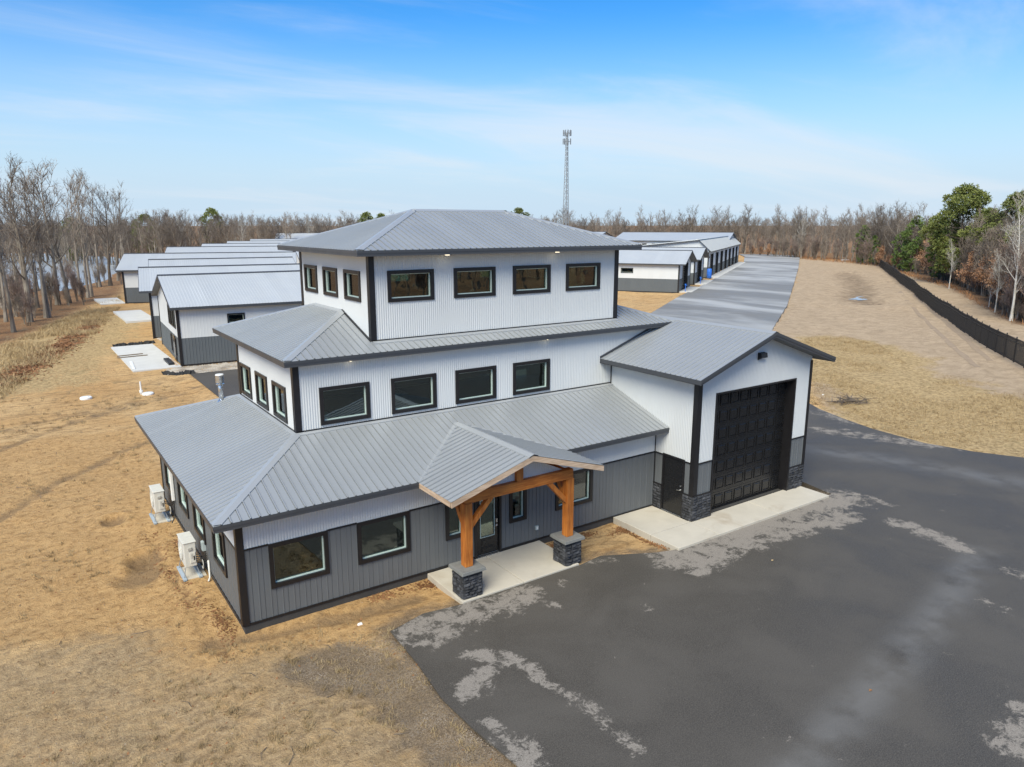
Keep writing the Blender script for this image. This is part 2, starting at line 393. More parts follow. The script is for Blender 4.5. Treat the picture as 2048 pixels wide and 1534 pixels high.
def inner_sheet(name, parent, O, U, Nn, polys, holes, d=-0.15, mat='inner'):
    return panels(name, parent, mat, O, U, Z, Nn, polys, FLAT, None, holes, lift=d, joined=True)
def window(parent, O, U, Nn, x0, x1, z0, z1, tw=0.112, proud=0.05, deep=0.17, name='window', mull=None):
    O, U, Nn = V3(*O), V3(*U), V3(*Nn); mb = MB(); b = lambda m, *a: m.obox(O, U, Z, Nn, *a)
    b(mb, x0, x1, z0, z0 + tw, -0.03, proud); b(mb, x0, x1, z1 - tw, z1, -0.03, proud)
    b(mb, x0, x0 + tw, z0 + tw, z1 - tw, -0.03, proud); b(mb, x1 - tw, x1, z0 + tw, z1 - tw, -0.03, proud)
    w = mb.build(name, 'frame', parent)
    a, c, e, f = x0 + tw - 0.012, x1 - tw + 0.012, z0 + tw - 0.012, z1 - tw + 0.012; s = MB(); t = 0.038
    b(s, a, c, e, e + t, -deep, -0.032); b(s, a, c, f - t, f, -deep, -0.032); b(s, a, a + t, e + t, f - t, -deep, -0.032); b(s, c - t, c, e + t, f - t, -deep, -0.032)
    s.build('sash', 'sash', w)
    g = MB(); b(g, a + t - 0.003, c - t + 0.003, e + t - 0.003, f - t + 0.003, -0.085, -0.078); g.build('pane', 'glass', w)
    return w
def hole(w, tw=0.11): return (w[0] + tw * 0.6, w[1] - tw * 0.6, w[2] + tw * 0.6, w[3] - tw * 0.6)
def cap_strip(p0, p1, offs, mat='roofcap', name='ridge_cap', parent=None, up=0.045, lip=0.03):
    """bent flashing along p0-p1 with a flange down each plane (offs = in-plane down vectors)"""
    mb = MB(); p0, p1 = V3(*p0), V3(*p1); top = V3(0, 0, up)
    for o in offs:
        o = V3(*o); e = V3(0, 0, up * 0.75)
        mb.quad(p0 + top, p1 + top, p1 + o + e, p0 + o + e); mb.quad(p0 + o + e, p1 + o + e, p1 + o + e - V3(0, 0, lip), p0 + o + e - V3(0, 0, lip))
    return mb.build(name, mat, parent)

# ================================================================== GROUND
ASPH = np.array([(3.1, -2.25), (3.02, -3.9), (2.85, -5.4), (2.9, -6.6), (3.05, -8.0), (3.3, -22), (-2, -34), (-60, -40), (-60, -58), (95, -58), (75, -30), (45, -14), (36.5, -8.5), (34.2, -6.7),
    (33.0, -5.3), (32.1, -3.6), (31.6, -1.6), (31.95, 1.2), (32.6, 3.2), (33.5, 5.3), (34.6, 7.0), (45.5, 17.8), (59.6, 27.5), (80.6, 40.6), (120.7, 67.2), (158.4, 92.3),
    (209.0, 126.5), (220.9, 137.5), (223, 147.5), (217.2, 157.5), (203.0, 143.5), (170.1, 118.0), (105.5, 74.9), (93.2, 66.8), (77.8, 57.0), (61.3, 45.7), (48, 36.4),
    (5.9, 36.4), (5.85, 27.3), (6.3, 18), (12, 15), (22.2, 14), (22.2, 0), (21.6, -3.0), (12.85, -3.05), (12.2, -2.86), (11.4, -2.45), (10.5, -2.0), (9.6, -2.12), (5.38, -2.12), (4.2, -1.95)])
GOLD = gpoly([(1560, 700), (1650, 662), (1760, 690), (1820, 735), (2060, 790), (2200, 830), (2200, 960), (2048, 917), (1850, 888), (1690, 838), (1618, 808)])
FIELD = gpoly([(1600, 516), (1757, 530), (2048, 740), (2300, 870), (2300, 980), (1850, 888), (1690, 838), (1545, 660), (1575, 610), (1590, 560)])
BEYOND = gpoly([(1757, 529), (2048, 738), (2300, 860), (2300, 700), (2048, 652), (1990, 622), (1900, 575), (1800, 548)])
LBANK = gpoly([(0, 690), (90, 650), (240, 585), (250, 575), (330, 470), (0, 470), (-900, 470), (-900, 690)])
POND = gpoly([(-260, 545), (0, 566), (120, 577), (225, 556), (262, 530), (235, 512), (100, 505), (-260, 503)])
GRASSNEAR = gpoly([(-300, 1330), (0, 1300), (260, 1262), (430, 1330), (560, 1300), (800, 1275), (1040, 1560), (-300, 1700)])
GRAVEL1 = gpoly([(560, 1330), (680, 1285), (800, 1290), (900, 1420), (1010, 1534), (880, 1534), (760, 1400), (640, 1370)])
SANDY = gpoly([(-100, 1290), (260, 1255), (440, 1330), (520, 1290), (780, 1265), (900, 1215), (860, 1150), (490, 1265), (380, 1150), (320, 1000), (270, 860), (-100, 900)])
PUDDLE = [gp(u, v)[:2] for u, v in [(1690, 545), (1712, 562), (1722, 580), (1716, 596), (1736, 604)]]
RUT1 = [gp(u, v)[:2] for u, v in [(1760, 548), (1800, 588), (1850, 640), (1905, 695), (1960, 740)]]
RUT2 = [gp(u, v)[:2] for u, v in [(1772, 545), (1830, 592), (1885, 640), (1930, 680), (1985, 728)]]
LEAFS = [gp(u, v)[:2] for u, v in [(0, 770), (60, 735), (110, 700), (150, 672), (190, 640)]]
TRENCH = [(-0.62, -0.9), (-0.72, 1.0), (-0.80, 3.0), (-0.95, 6.0), (-1.0, 9.0)]
TRACKS = [[gp(u, v)[:2] for u, v in l] for l in ([(0, 1040), (120, 960), (250, 900), (300, 880)], [(0, 900), (120, 850), (250, 815), (420, 770)], [(0, 860), (150, 830), (330, 790)], [(420, 1290), (560, 1265), (700, 1235), (830, 1200)])]
def terrain(x, y):
    far = sstep(10, 60, np.hypot(x - 8, y - 4))
    h = -0.03 + (fbm(x, y, 2.6, 4, 3) - 0.47) * 0.22 + (fbm(x, y, 0.6, 3, 9) - 0.43) * 0.075 + far * (fbm(x, y, 22, 4, 5) - 0.47) * 0.7
    nb = sstep(2.5, 0.2, np.maximum(np.maximum(-x, x - 21.3), np.maximum(-2.2 - y, y - 11.2)))      # flat beside the walls
    h = h * (1 - nb) + nb * (0.02 + (fbm(x, y, 0.8, 3, 2) - 0.45) * 0.05)
    for (cx, cy, r, d) in ((-1.84, 10.5, 0.38, 0.20), (-1.45, 6.3, 0.5, 0.24), (-1.75, 5.2, 0.6, 0.10)):
        q = np.hypot((x - cx) * 1.0, (y - cy) * 0.8) / r
        h = h - d * np.exp(-q ** 4) + d * 0.35 * np.exp(-((q - 1.35) * 3) ** 2)
    h = h - 0.06 * np.exp(-(sd_line(x, y, TRENCH) / 0.10) ** 2) + 0.02 * np.exp(-((sd_line(x, y, TRENCH) - 0.28) / 0.15) ** 2)
    for l in TRACKS: h = h - 0.07 * np.exp(-(sd_line(x, y, l) / 0.22) ** 2)
    dp = sd_line(x, y, PUDDLE); h = h - 0.45 * np.exp(-(dp / 3.2) ** 2) + 0.25 * np.exp(-((dp - 6.5) / 2.5) ** 2)
    h = h - sstep(3, -8, sd_poly(x, y, POND)) * 0.9 - 0.5 * sstep(4, -20, sd_poly(x, y, LBANK))
    da = sd_poly(x, y, ASPH)
    edge = sstep(1.3, 0.05, da); h = h * (1 - edge) + 0.115 * edge            # fill graded up to the asphalt
    h = np.where(da < -0.12, -0.30, h)
    d = np.hypot(x - 60, y - 60); h = h + sstep(330, 700, d) * 9.0            # low wooded rise far away
    for p in SLABS: h = np.where(sd_poly(x, y, p) < 0, np.minimum(h, 0.0), h)
    return h
SLABS = [np.array(r) for r in ([(5.35, -2.1), (9.55, -2.1), (9.55, 0), (5.35, 0)], [(12.84, -3.15), (21.2, -3.15), (21.2, 0), (12.84, 0)],
    [(2.7, 40.1), (6.2, 40.1), (6.2, 53.2), (2.7, 53.2)], [(6.2, 71.3), (9.7, 71.3), (9.7, 83.6), (6.2, 83.6)], [(5.9, 93.4), (9.4, 93.4), (9.4, 103), (5.9, 103)])]
def axis(lo, hi, fine, c0, c1, ratio):
    a = list(np.arange(c0, c1 + 1e-6, fine)); s = fine
    while a[-1] < hi: s = min(s * ratio, 26); a.append(a[-1] + s)
    s = fine; b = []
    x = c0
    while x > lo: s = min(s * ratio, 26); x -= s; b.append(x)
    return np.array(b[::-1] + a)
gx, gy = axis(-900, 1300, 0.16, -7, 13, 1.045), axis(-500, 1300, 0.16, -10, 15, 1.045)
GX, GY = np.meshgrid(gx, gy, indexing='ij'); X, Y = GX.ravel(), GY.ravel()
H = terrain(X, Y); nx, ny = len(gx), len(gy)
me = bpy.data.meshes.new('ground')
idx = np.arange(nx * ny).reshape(nx, ny)
F = np.stack([idx[:-1, :-1], idx[1:, :-1], idx[1:, 1:], idx[:-1, 1:]], -1).reshape(-1, 4)
me.vertices.add(nx * ny); me.vertices.foreach_set('co', np.stack([X, Y, H], 1).ravel())
me.loops.add(len(F) * 4); me.loops.foreach_set('vertex_index', F.ravel()); me.polygons.add(len(F))
me.polygons.foreach_set('loop_start', np.arange(0, len(F) * 4, 4)); me.polygons.foreach_set('loop_total', np.full(len(F), 4)); me.update(calc_edges=True)
me.polygons.foreach_set('use_smooth', np.ones(len(F), bool))
wob = (fbm(X, Y, 3.0, 4, 31) - 0.47) * 2.2
da = sd_poly(X, Y, ASPH)
forest = np.maximum(np.maximum(sstep(4, -6, sd_poly(X, Y, LBANK)), sstep(225, 262, (X * 0.5 + Y * 0.80))), 0)
beyond_edge = gpoly([(1480, 506), (1600, 512), (1757, 528), (1800, 546), (1900, 573), (1990, 620), (2048, 650), (2600, 760), (2600, 440.0 + 20), (1480, 470)])
forest = np.maximum(forest, sstep(3, -3, sd_poly(X, Y, beyond_edge) + wob))
forest = np.maximum(forest, sstep(-59, -66, Y))
grass = sstep(1.2, -1.0, sd_poly(X, Y, GRASSNEAR) + wob * 0.9) * 0.50
tan = np.maximum(sstep(2, -2, sd_poly(X, Y, FIELD)), sstep(2, -2, sd_poly(X, Y, BEYOND)))
wob2 = (fbm(X, Y, 11.0, 4, 77) - 0.47) * 16
gold = sstep(3.5, -3.5, sd_poly(X, Y, GOLD) + wob * 1.5 + wob2)
gold = np.maximum(gold, sstep(6, -2, sd_line(X, Y, LEAFS) - 3.0 + wob * 1.5) * 0.7)
leaf = np.maximum(forest, sstep(1.2, 0.1, sd_line(X, Y, LEAFS) + wob * 0.5))
leaf = np.maximum(leaf, 0.32 * sstep(0.35, 0.05, sd_line(X, Y, TRENCH) + wob * .2))
GRV2 = np.array([(4.6, 37.6), (6.5, 36.7), (25, 36.6), (25, 39.3), (6.2, 40.3), (4.9, 39.6)])
gravel = np.maximum(0.0, 0.0 * X); gravel = np.maximum(sstep(0.5, -0.6, sd_poly(X, Y, GRAVEL1) + wob * 0.8) * 0.9, sstep(1.0, 0.0, np.abs(da)) * sstep(-14, -2, X) * 0.55 * sstep(40, 6, np.hypot(X, Y)))
sand = sstep(1.5, -1.0, sd_poly(X, Y, SANDY) + wob * 0.7)
damp_dark = 0.55 * np.exp(-(sd_line(X, Y, PUDDLE) / 3.0) ** 2)
for l in TRACKS: damp_dark = np.maximum(damp_dark, 0.5 * np.exp(-(sd_line(X, Y, l) / 0.35) ** 2))  # darker soil along the wheel tracks
for (cx, cy, r) in ((-1.84, 10.5, .45), (-1.45, 6.3, .6), (-1.75, 5.2, .6)): damp_dark = np.maximum(damp_dark, 0.75 * np.exp(-(np.hypot(X - cx, Y - cy) / r) ** 4))  # darker soil inside the pits
for nm, ch in (('regA', (leaf, gravel, grass)), ('regB', (gold, tan, sand)), ('regC', (damp_dark, forest, np.zeros_like(X)))):
    at = me.attributes.new(nm, 'FLOAT_COLOR', 'POINT'); at.data.foreach_set('color', np.stack([*ch, np.ones_like(X)], 1).astype(np.float32).ravel())
def groundmat():
    m, nt, p = newmat('ground_soil'); g = pos(nt)
    def attr(nm):
        a = nt.nodes.new('ShaderNodeAttribute'); a.attribute_name = nm; s = nt.nodes.new('ShaderNodeSeparateColor'); nt.links.new(a.outputs['Color'], s.inputs[0]); return s.outputs
    A, B, Cc = attr('regA'), attr('regB'), attr('regC')
    big, mid, fine, vf = noise(nt, g, 0.16, 5, 0.6, 0.6), noise(nt, g, 0.75, 6, 0.65, 1.0), noise(nt, g, 4.2, 6, 0.7, 0.4), noise(nt, g, 26, 4, 0.7)
    st = N(nt, 'ShaderNodeMapping'); st.inputs['Rotation'].default_value = (0, 0, R(22)); st.inputs['Scale'].default_value = (0.5, 2.6, 1); nt.links.new(g, st.inputs[0])
    streak = noise(nt, st.outputs[0], 1.1, 6, 0.68, 0.8)
    def thr(f, mask, gain=1.0, soft=0.22):      # noise-broken edge of a region mask
        s = mth(nt, 'ADD', mth(nt, 'MULTIPLY', mask, 1.35), mth(nt, 'MULTIPLY', mth(nt, 'SUBTRACT', f, 0.5), 1.6)); return mapr(nt, s, 0.5 - soft, 0.5 + soft, 0, gain)
    c = mixc(nt, mapr(nt, big, 0.3, 0.7), (0.54, 0.325, 0.138), (0.63, 0.42, 0.205))
    c = mixc(nt, mapr(nt, streak, 0.47, 0.66, 0, 0.85), c, (0.33, 0.195, 0.085))
    c = mixc(nt, mapr(nt, mid, 0.53, 0.70, 0, 0.65), c, (0.25, 0.165, 0.085))
    st2 = N(nt, 'ShaderNodeMapping'); st2.inputs['Rotation'].default_value = (0, 0, R(-30)); st2.inputs['Scale'].default_value = (0.55, 1.9, 1); nt.links.new(g, st2.inputs[0])
    streak2 = noise(nt, st2.outputs[0], 3.4, 8, 0.74, 1.2)
    c = mixc(nt, mapr(nt, streak2, 0.51, 0.66, 0, 0.78), c, (0.225, 0.135, 0.062)); c = mixc(nt, mapr(nt, streak2, 0.44, 0.30, 0, 0.5), c, (0.66, 0.48, 0.285))
    c = mixc(nt, thr(mid, B[2], 0.72), c, mixc(nt, mapr(nt, fine, 0.35, 0.7), (0.56, 0.35, 0.155), (0.38, 0.215, 0.085)))
    c = mixc(nt, thr(big, B[1], 1.0), c, mixc(nt, mapr(nt, mth(nt, 'ADD', mth(nt, 'MULTIPLY', mid, .6), mth(nt, 'MULTIPLY', streak, .4)), 0.36, 0.66), (0.50, 0.375, 0.25), (0.36, 0.265, 0.17)))
    gcol = mixc(nt, mapr(nt, fine, 0.35, 0.66), (0.55, 0.395, 0.20), (0.30, 0.205, 0.095))
    gcol = mixc(nt, mapr(nt, mid, 0.56, 0.74, 0, 0.5), gcol, (0.17, 0.155, 0.065))
    c = mixc(nt, thr(mid, B[0], 0.95), c, gcol)
    gm = mth(nt, 'ADD', mth(nt, 'MULTIPLY', mid, .65), mth(nt, 'MULTIPLY', fine, .35))
    c = mixc(nt, thr(gm, A[2], 0.85, 0.30), c, mixc(nt, mapr(nt, noise(nt, g, 4.5, 9, .78, .6), 0.36, 0.62), mixc(nt, vf, (0.19, 0.13, 0.072), (0.31, 0.22, 0.13)), mixc(nt, vf, (0.40, 0.28, 0.155), (0.55, 0.405, 0.235))))
    lcol = mixc(nt, mapr(nt, noise(nt, g, 7, 5, 0.7), 0.34, 0.68), (0.115, 0.062, 0.033), (0.31, 0.165, 0.085))
    lcol = mixc(nt, mapr(nt, mid, 0.48, 0.68, 0, 0.7), lcol, (0.27, 0.20, 0.115))
    c = mixc(nt, thr(fine, A[0], 0.9), c, lcol)
    c = mixc(nt, thr(mid, A[1], 0.8, 0.30), c, mixc(nt, mapr(nt, vf, 0.35, 0.72), (0.095, 0.074, 0.054), (0.30, 0.23, 0.16)))
    c = mixc(nt, mapr(nt, fine, 0.51, 0.72, 0, 0.5), c, (0.17, 0.108, 0.055))
    c = mixc(nt, mapr(nt, vf, 0.56, 0.80, 0, 0.34), c, (0.14, 0.10, 0.06))
    c = mixc(nt, mapr(nt, noise(nt, g, 15, 3, 0.5), 0.70, 0.76, 0, 0.5), c, (0.56, 0.46, 0.34))
    c = mixc(nt, thr(mid, Cc[0], 0.66, 0.36), c, (0.16, 0.112, 0.07))
    nt.links.new(c, p.inputs['Base Color']); p.inputs['Roughness'].default_value = 0.95; p.inputs['Specular IOR Level'].default_value = 0.15
    hsum = mth(nt, 'ADD', mth(nt, 'MULTIPLY', fine, 0.7), mth(nt, 'ADD', mth(nt, 'MULTIPLY', vf, 0.35), mth(nt, 'MULTIPLY', streak, 0.3)))
    bump(nt, p, hsum, 1.0, 0.13); return m
me.materials.append(groundmat()); go = bpy.data.objects.new('ground', me); COL.objects.link(go); kind(go, 'structure')

# asphalt: polygon cut on a grid so dry and wet patches and painted sheen can be stored on it
bm = bmesh.new(); bm.faces.new([bm.verts.new((x, y, 0.155)) for x, y in ASPH])
def cut(co, no):
    bmesh.ops.bisect_plane(bm, geom=bm.verts[:] + bm.edges[:] + bm.faces[:], plane_co=co, plane_no=no, clear_inner=False, clear_outer=False)
for y in (-20, -14.5, 2.5, 9, 20, 36, 60, 90, 120): cut((0, y, 0), (0, 1, 0))
for x in (24.5, 35, 60, 100, 150, 200): cut((x, 0, 0), (1, 0, 0))
def near_faces(): return [f for f in bm.faces if f.calc_center_median().x < 24.5 and -14.5 < f.calc_center_median().y < 2.5]
for ax in (0, 1):
    for t in np.arange(3 if ax == 0 else -14.3, 24.5 if ax == 0 else 2.5, 0.25):
        nf = near_faces() if False else None
        co = (t, 0, 0) if ax == 0 else (0, t, 0); no = (1, 0, 0) if ax == 0 else (0, 1, 0)
        geo = [f for f in bm.faces if (min(v.co[ax] for v in f.verts) < t < max(v.co[ax] for v in f.verts)) and f.calc_center_median().x < 24.5 and -14.5 < f.calc_center_median().y < 2.5]
        es = {e for f in geo for e in f.edges}; vs_ = {v for f in geo for v in f.verts}
        if geo: bmesh.ops.bisect_plane(bm, geom=geo + list(es) + list(vs_), plane_co=co, plane_no=no)
for ax, lo, hi, st in ((0, 24.5, 60, 1.0), (1, -8, 34, 1.0)):
    for t in np.arange(lo, hi, st):
        geo = [f for f in bm.faces if (min(v.co[ax] for v in f.verts) < t < max(v.co[ax] for v in f.verts)) and not (f.calc_center_median().x < 24.5 and -14.5 < f.calc_center_median().y < 2.5)]
        es = {e for f in geo for e in f.edges}; vs_ = {v for f in geo for v in f.verts}
        if geo: bmesh.ops.bisect_plane(bm, geom=geo + list(es) + list(vs_), plane_co=(t, 0, 0) if ax == 0 else (0, t, 0), plane_no=(1, 0, 0) if ax == 0 else (0, 1, 0))
bnd = [e for e in bm.edges if e.is_boundary]
r = bmesh.ops.extrude_edge_only(bm, edges=bnd)
for v in [g for g in r['geom'] if isinstance(g, bmesh.types.BMVert)]: v.co.z = -0.12
me = bpy.data.meshes.new('asphalt'); bm.to_mesh(me); bm.free()
co = np.zeros(len(me.vertices) * 3); me.vertices.foreach_get('co', co); co = co.reshape(-1, 3); ax_, ay_ = co[:, 0], co[:, 1]
def blob(pts, r): return sstep(r * 1.5, r * 0.15, sd_line(ax_, ay_, [gp(u, v, .1)[:2] for u, v in pts]))
dry = np.zeros(len(co))
for pts, r, s in (([(815, 1268), (880, 1248), (960, 1225), (1050, 1195)], 0.62, 1.0), ([(860, 1290), (930, 1262)], 0.35, .8), ([(1060, 1205), (1110, 1215)], 0.22, .75), ([(935, 1385), (965, 1352)], 0.33, 1.0),
    ([(945, 1312), (1010, 1318), (1055, 1335)], 0.27, .95), ([(1060, 1335), (1090, 1375), (1150, 1395), (1200, 1435), (1230, 1470), (1270, 1500)], 0.22, .82),
    ([(1010, 1485), (1060, 1505), (1040, 1530)], 0.34, 1.0), ([(965, 1447), (985, 1450)], 0.2, .85), ([(1180, 1130), (1225, 1125)], 0.2, .7), ([(1290, 1215), (1300, 1225)], 0.16, .7), ([(1120, 1170), (1130, 1165)], .16, .75),
    ([(1350, 1122), (1420, 1095), (1500, 1062), (1600, 1022), (1680, 1000)], 0.85, 1.05), ([(1400, 1140), (1450, 1105), (1560, 1070), (1640, 1050), (1700, 1035)], 0.55, .95), ([(1690, 985), (1740, 1000), (1775, 1012)], 0.28, .85),
    ([(1790, 1048), (1840, 1062), (1900, 1085), (1920, 1100)], 0.42, .95), ([(2035, 1150), (2070, 1160)], 0.4, .9), ([(1975, 1205), (2000, 1220)], 0.25, .75), ([(2030, 1500), (2080, 1440)], 0.5, 1.0),
    ([(1640, 862), (1760, 878), (1880, 895)], 0.7, .85), ([(1650, 826), (1700, 845)], .8, .8)):  # last blob: shine of the wet road painted as a pale patch
    dry = np.maximum(dry, s * .80 * blob(pts, r * 1.25))
stk = np.maximum(0.55 * sstep(0.85, 0.0, sd_line(ax_, ay_, [gp(u, v, .1)[:2] for u, v in ((1960, 1110), (1860, 1250), (1730, 1400), (1600, 1534), (1560, 1580))])),
                 0.6 * sstep(1.2, 0.0, sd_line(ax_, ay_, [gp(u, v, .1)[:2] for u, v in ((1640, 905), (1800, 925), (2048, 970))])))
pale = 0.75 * sstep(34, 70, ax_)  # lightens the far road; grazing sky sheen is put into the colour
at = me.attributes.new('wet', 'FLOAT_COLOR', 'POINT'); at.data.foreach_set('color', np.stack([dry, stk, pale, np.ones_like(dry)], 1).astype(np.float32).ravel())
def asphaltmat():
    m, nt, p = newmat('asphalt'); g = pos(nt)
    a = nt.nodes.new('ShaderNodeAttribute'); a.attribute_name = 'wet'; s = nt.nodes.new('ShaderNodeSeparateColor'); nt.links.new(a.outputs['Color'], s.inputs[0])
    agg = noise(nt, g, 38, 4, 0.75); spk = noise(nt, g, 95, 2, 0.6); big = noise(nt, g, 0.35, 5, 0.6, 0.5)
    edge = noise(nt, g, 2.1, 10, 0.80, 0.35)
    t = mth(nt, 'ADD', s.outputs[0], mth(nt, 'MULTIPLY', mth(nt, 'SUBTRACT', edge, 0.5), 3.4)); t = mth(nt, 'ADD', t, mth(nt, 'MULTIPLY', mth(nt, 'SUBTRACT', noise(nt, g, 13, 5, 0.7), 0.5), 0.9)); d = mapr(nt, t, 0.44, 0.76)
    wet = mixc(nt, mapr(nt, agg, 0.3, 0.75), (0.036, 0.032, 0.026), (0.128, 0.113, 0.094))
    wet = mixc(nt, mapr(nt, big, 0.35, 0.7, 0, 0.6), wet, (0.104, 0.093, 0.079))
    wet = mixc(nt, mth(nt, 'MULTIPLY', s.outputs[1], mapr(nt, noise(nt, g, 0.9, 4), 0.25, 0.6)), wet, (0.175, 0.168, 0.158))
    dr = mixc(nt, mapr(nt, agg, 0.3, 0.75), (0.175, 0.152, 0.126), (0.33, 0.295, 0.255))
    c = mixc(nt, d, wet, dr)
    # far road: sky sheen put into a paler base, dried bands along the lanes
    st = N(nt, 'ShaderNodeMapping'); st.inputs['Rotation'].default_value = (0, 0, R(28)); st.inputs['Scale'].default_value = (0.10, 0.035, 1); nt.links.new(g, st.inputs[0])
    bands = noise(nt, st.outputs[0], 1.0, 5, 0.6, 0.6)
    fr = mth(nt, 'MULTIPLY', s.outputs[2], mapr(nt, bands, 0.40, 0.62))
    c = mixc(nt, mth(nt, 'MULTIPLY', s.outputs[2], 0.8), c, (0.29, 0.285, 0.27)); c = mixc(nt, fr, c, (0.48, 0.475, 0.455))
    c = mixc(nt, mapr(nt, spk, 0.66, 0.78, 0, 0.35), c, (0.22, 0.21, 0.20))
    nt.links.new(c, p.inputs['Base Color'])
    rr = mixc(nt, d, mixc(nt, mapr(nt, big, 0.3, 0.7), (0.55,) * 3, (0.70,) * 3), (0.9,) * 3); nt.links.new(rr, p.inputs['Roughness']); p.inputs['Specular IOR Level'].default_value = 0.30
    bump(nt, p, agg, 0.45, 0.012); return m
me.materials.append(asphaltmat()); ao = bpy.data.objects.new('asphalt_driveway', me); COL.objects.link(ao); kind(ao, 'structure')

from mathutils.bvhtree import BVHTree
_gb = BVHTree.FromPolygons([v.co[:] for v in go.data.vertices], [p.vertices[:] for p in go.data.polygons])
def ground_z(x, y):
    h = _gb.ray_cast(Vector((x, y, 40)), Vector((0, 0, -1))); return h[0].z if h[0] is not None else 0.0
M['rut'] = paint('packed_soil', (0.315, 0.23, 0.15), 0.95, 0, 0.3, 1.2, 0.5, 12)
for l in (RUT1, RUT2):
    mb = MB(); q = []; a = np.array(l)
    for i in range(len(a) - 1): q += [a[i] + (a[i + 1] - a[i]) * t for t in np.linspace(0, 1, 14)[:-1]]
    for i in range(len(q) - 1):
        d = q[i + 1] - q[i]; n = np.array([-d[1], d[0]]) / np.linalg.norm(d); d2 = q[min(i + 2, len(q) - 1)] - q[i + 1]; d2 = d2 if np.linalg.norm(d2) > 1e-6 else d; n2 = np.array([-d2[1], d2[0]]) / np.linalg.norm(d2)
        w0, w1 = .17 + .16 * vnoise(np.array([i * .7]), np.array([3.1]))[0], .17 + .16 * vnoise(np.array([(i + 1) * .7]), np.array([3.1]))[0]
        c = [q[i] - n * w0, q[i] + n * w0, q[i + 1] + n2 * w1, q[i + 1] - n2 * w1]; mb.quad(*[(x, y, ground_z(x, y) + .015) for x, y in c])
    kind(mb.build('tyre_track_ground', 'rut'), 'structure')

# concrete slabs, each cast bay its own piece
def slab(name, bays, z0, z1, mat='concrete'):
    root = kind(empty(name, (0, 0, 0)), 'structure')
    for (x0, x1, y0, y1) in bays: MB().box(x0 + .010, x1 - .010, y0 + .010, y1 - .010, z0, z1).build('slab_bay', mat, root, bevel=0.012)
    return root
slab('porch_pavement', [(5.35, 7.45, -2.12, -0.02), (7.45, 9.56, -2.12, -0.02)], -0.2, 0.20)
slab('garage_apron_pavement', [(12.84, 14.80, -1.88, -0.02), (12.84, 14.80, -3.17, -1.88), (14.80, 18.05, -3.17, -1.75), (18.05, 21.2, -3.17, -1.75)], -0.2, 0.235)
slab('shed_patio_pavement', [(2.75, 6.05, 40.2, 46.6), (2.75, 6.05, 46.6, 53.1)], -0.4, 0.10, 'concretefar')
slab('shed_patio_pavement', [(6.3, 9.4, 71.6, 83.3)], -0.4, 0.10, 'concretefar')
slab('shed_patio_pavement', [(6.0, 9.0, 93.6, 102.5)], -0.6, 0.10, 'concretefar')
# pond
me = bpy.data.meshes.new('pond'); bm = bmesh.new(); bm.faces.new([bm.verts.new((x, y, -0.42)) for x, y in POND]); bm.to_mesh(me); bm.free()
m, nt, p = newmat('pond_water'); p.inputs['Base Color'].default_value = (0.42, 0.45, 0.47, 1); p.inputs['Roughness'].default_value = 0.25; p.inputs['Specular IOR Level'].default_value = 0.9  # pale base colour carries the reflection of the bright sky
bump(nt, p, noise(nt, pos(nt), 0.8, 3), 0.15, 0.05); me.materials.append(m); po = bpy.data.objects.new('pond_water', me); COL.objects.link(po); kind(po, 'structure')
# puddle in the ditch
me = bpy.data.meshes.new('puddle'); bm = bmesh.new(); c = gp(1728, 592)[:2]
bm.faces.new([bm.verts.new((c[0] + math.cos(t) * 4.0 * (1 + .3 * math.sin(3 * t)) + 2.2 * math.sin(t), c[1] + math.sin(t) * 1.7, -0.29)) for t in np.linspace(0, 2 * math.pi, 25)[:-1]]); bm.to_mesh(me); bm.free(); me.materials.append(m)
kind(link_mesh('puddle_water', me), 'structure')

# ================================================================== MAIN BUILDING
Xg, s2, s3, s3x, Xr3, B3 = 14.856, 2.50, 2.82, 5.13, 15.31, 9.09
D1, B2w = 11.18, 8.68
e1, e2, e3, eg, ft, ms = 3.21, 6.49, 9.54, 5.305, 0.17, 0.333
o1, zb, zw = 0.65, 0.25, 2.33
main = tag(empty('office_building', (0, 0, 0)), 'three-tiered white and grey metal office building with tall black garage door', 'building')
FR, LF, RT, BK = (V3(1, 0, 0), V3(0, -1, 0)), (V3(0, -1, 0), V3(-1, 0, 0)), (V3(0, 1, 0), V3(1, 0, 0)), (V3(-1, 0, 0), V3(0, 1, 0))
PW = 0.9144
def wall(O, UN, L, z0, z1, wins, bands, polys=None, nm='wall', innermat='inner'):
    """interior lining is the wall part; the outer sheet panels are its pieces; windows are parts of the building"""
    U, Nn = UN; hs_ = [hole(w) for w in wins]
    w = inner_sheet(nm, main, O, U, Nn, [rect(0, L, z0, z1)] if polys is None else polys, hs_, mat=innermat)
    for (a, b, prof, mat) in bands:
        pl = [rect(0, L, a, b)]
        if polys is not None and b > z1 - 1e-3: pl = polys
        panels('siding_panel', w, mat, O, U, Z, Nn, pl, prof, PW, hs_)
    return w
def trimline(O, UN, L, z, h=0.045, pr=0.03, holes=(), nm='trim_strip'):
    xs = sorted([0, L] + [e for h_ in holes for e in h_[:2] if h_[2] < z < h_[3]])
    for a, b in zip(xs[::2], xs[1::2]): MB().obox(V3(*O), UN[0], Z, UN[1], a, b, z - h / 2, z + h / 2, -0.01, pr).build(nm, 'trim', main)
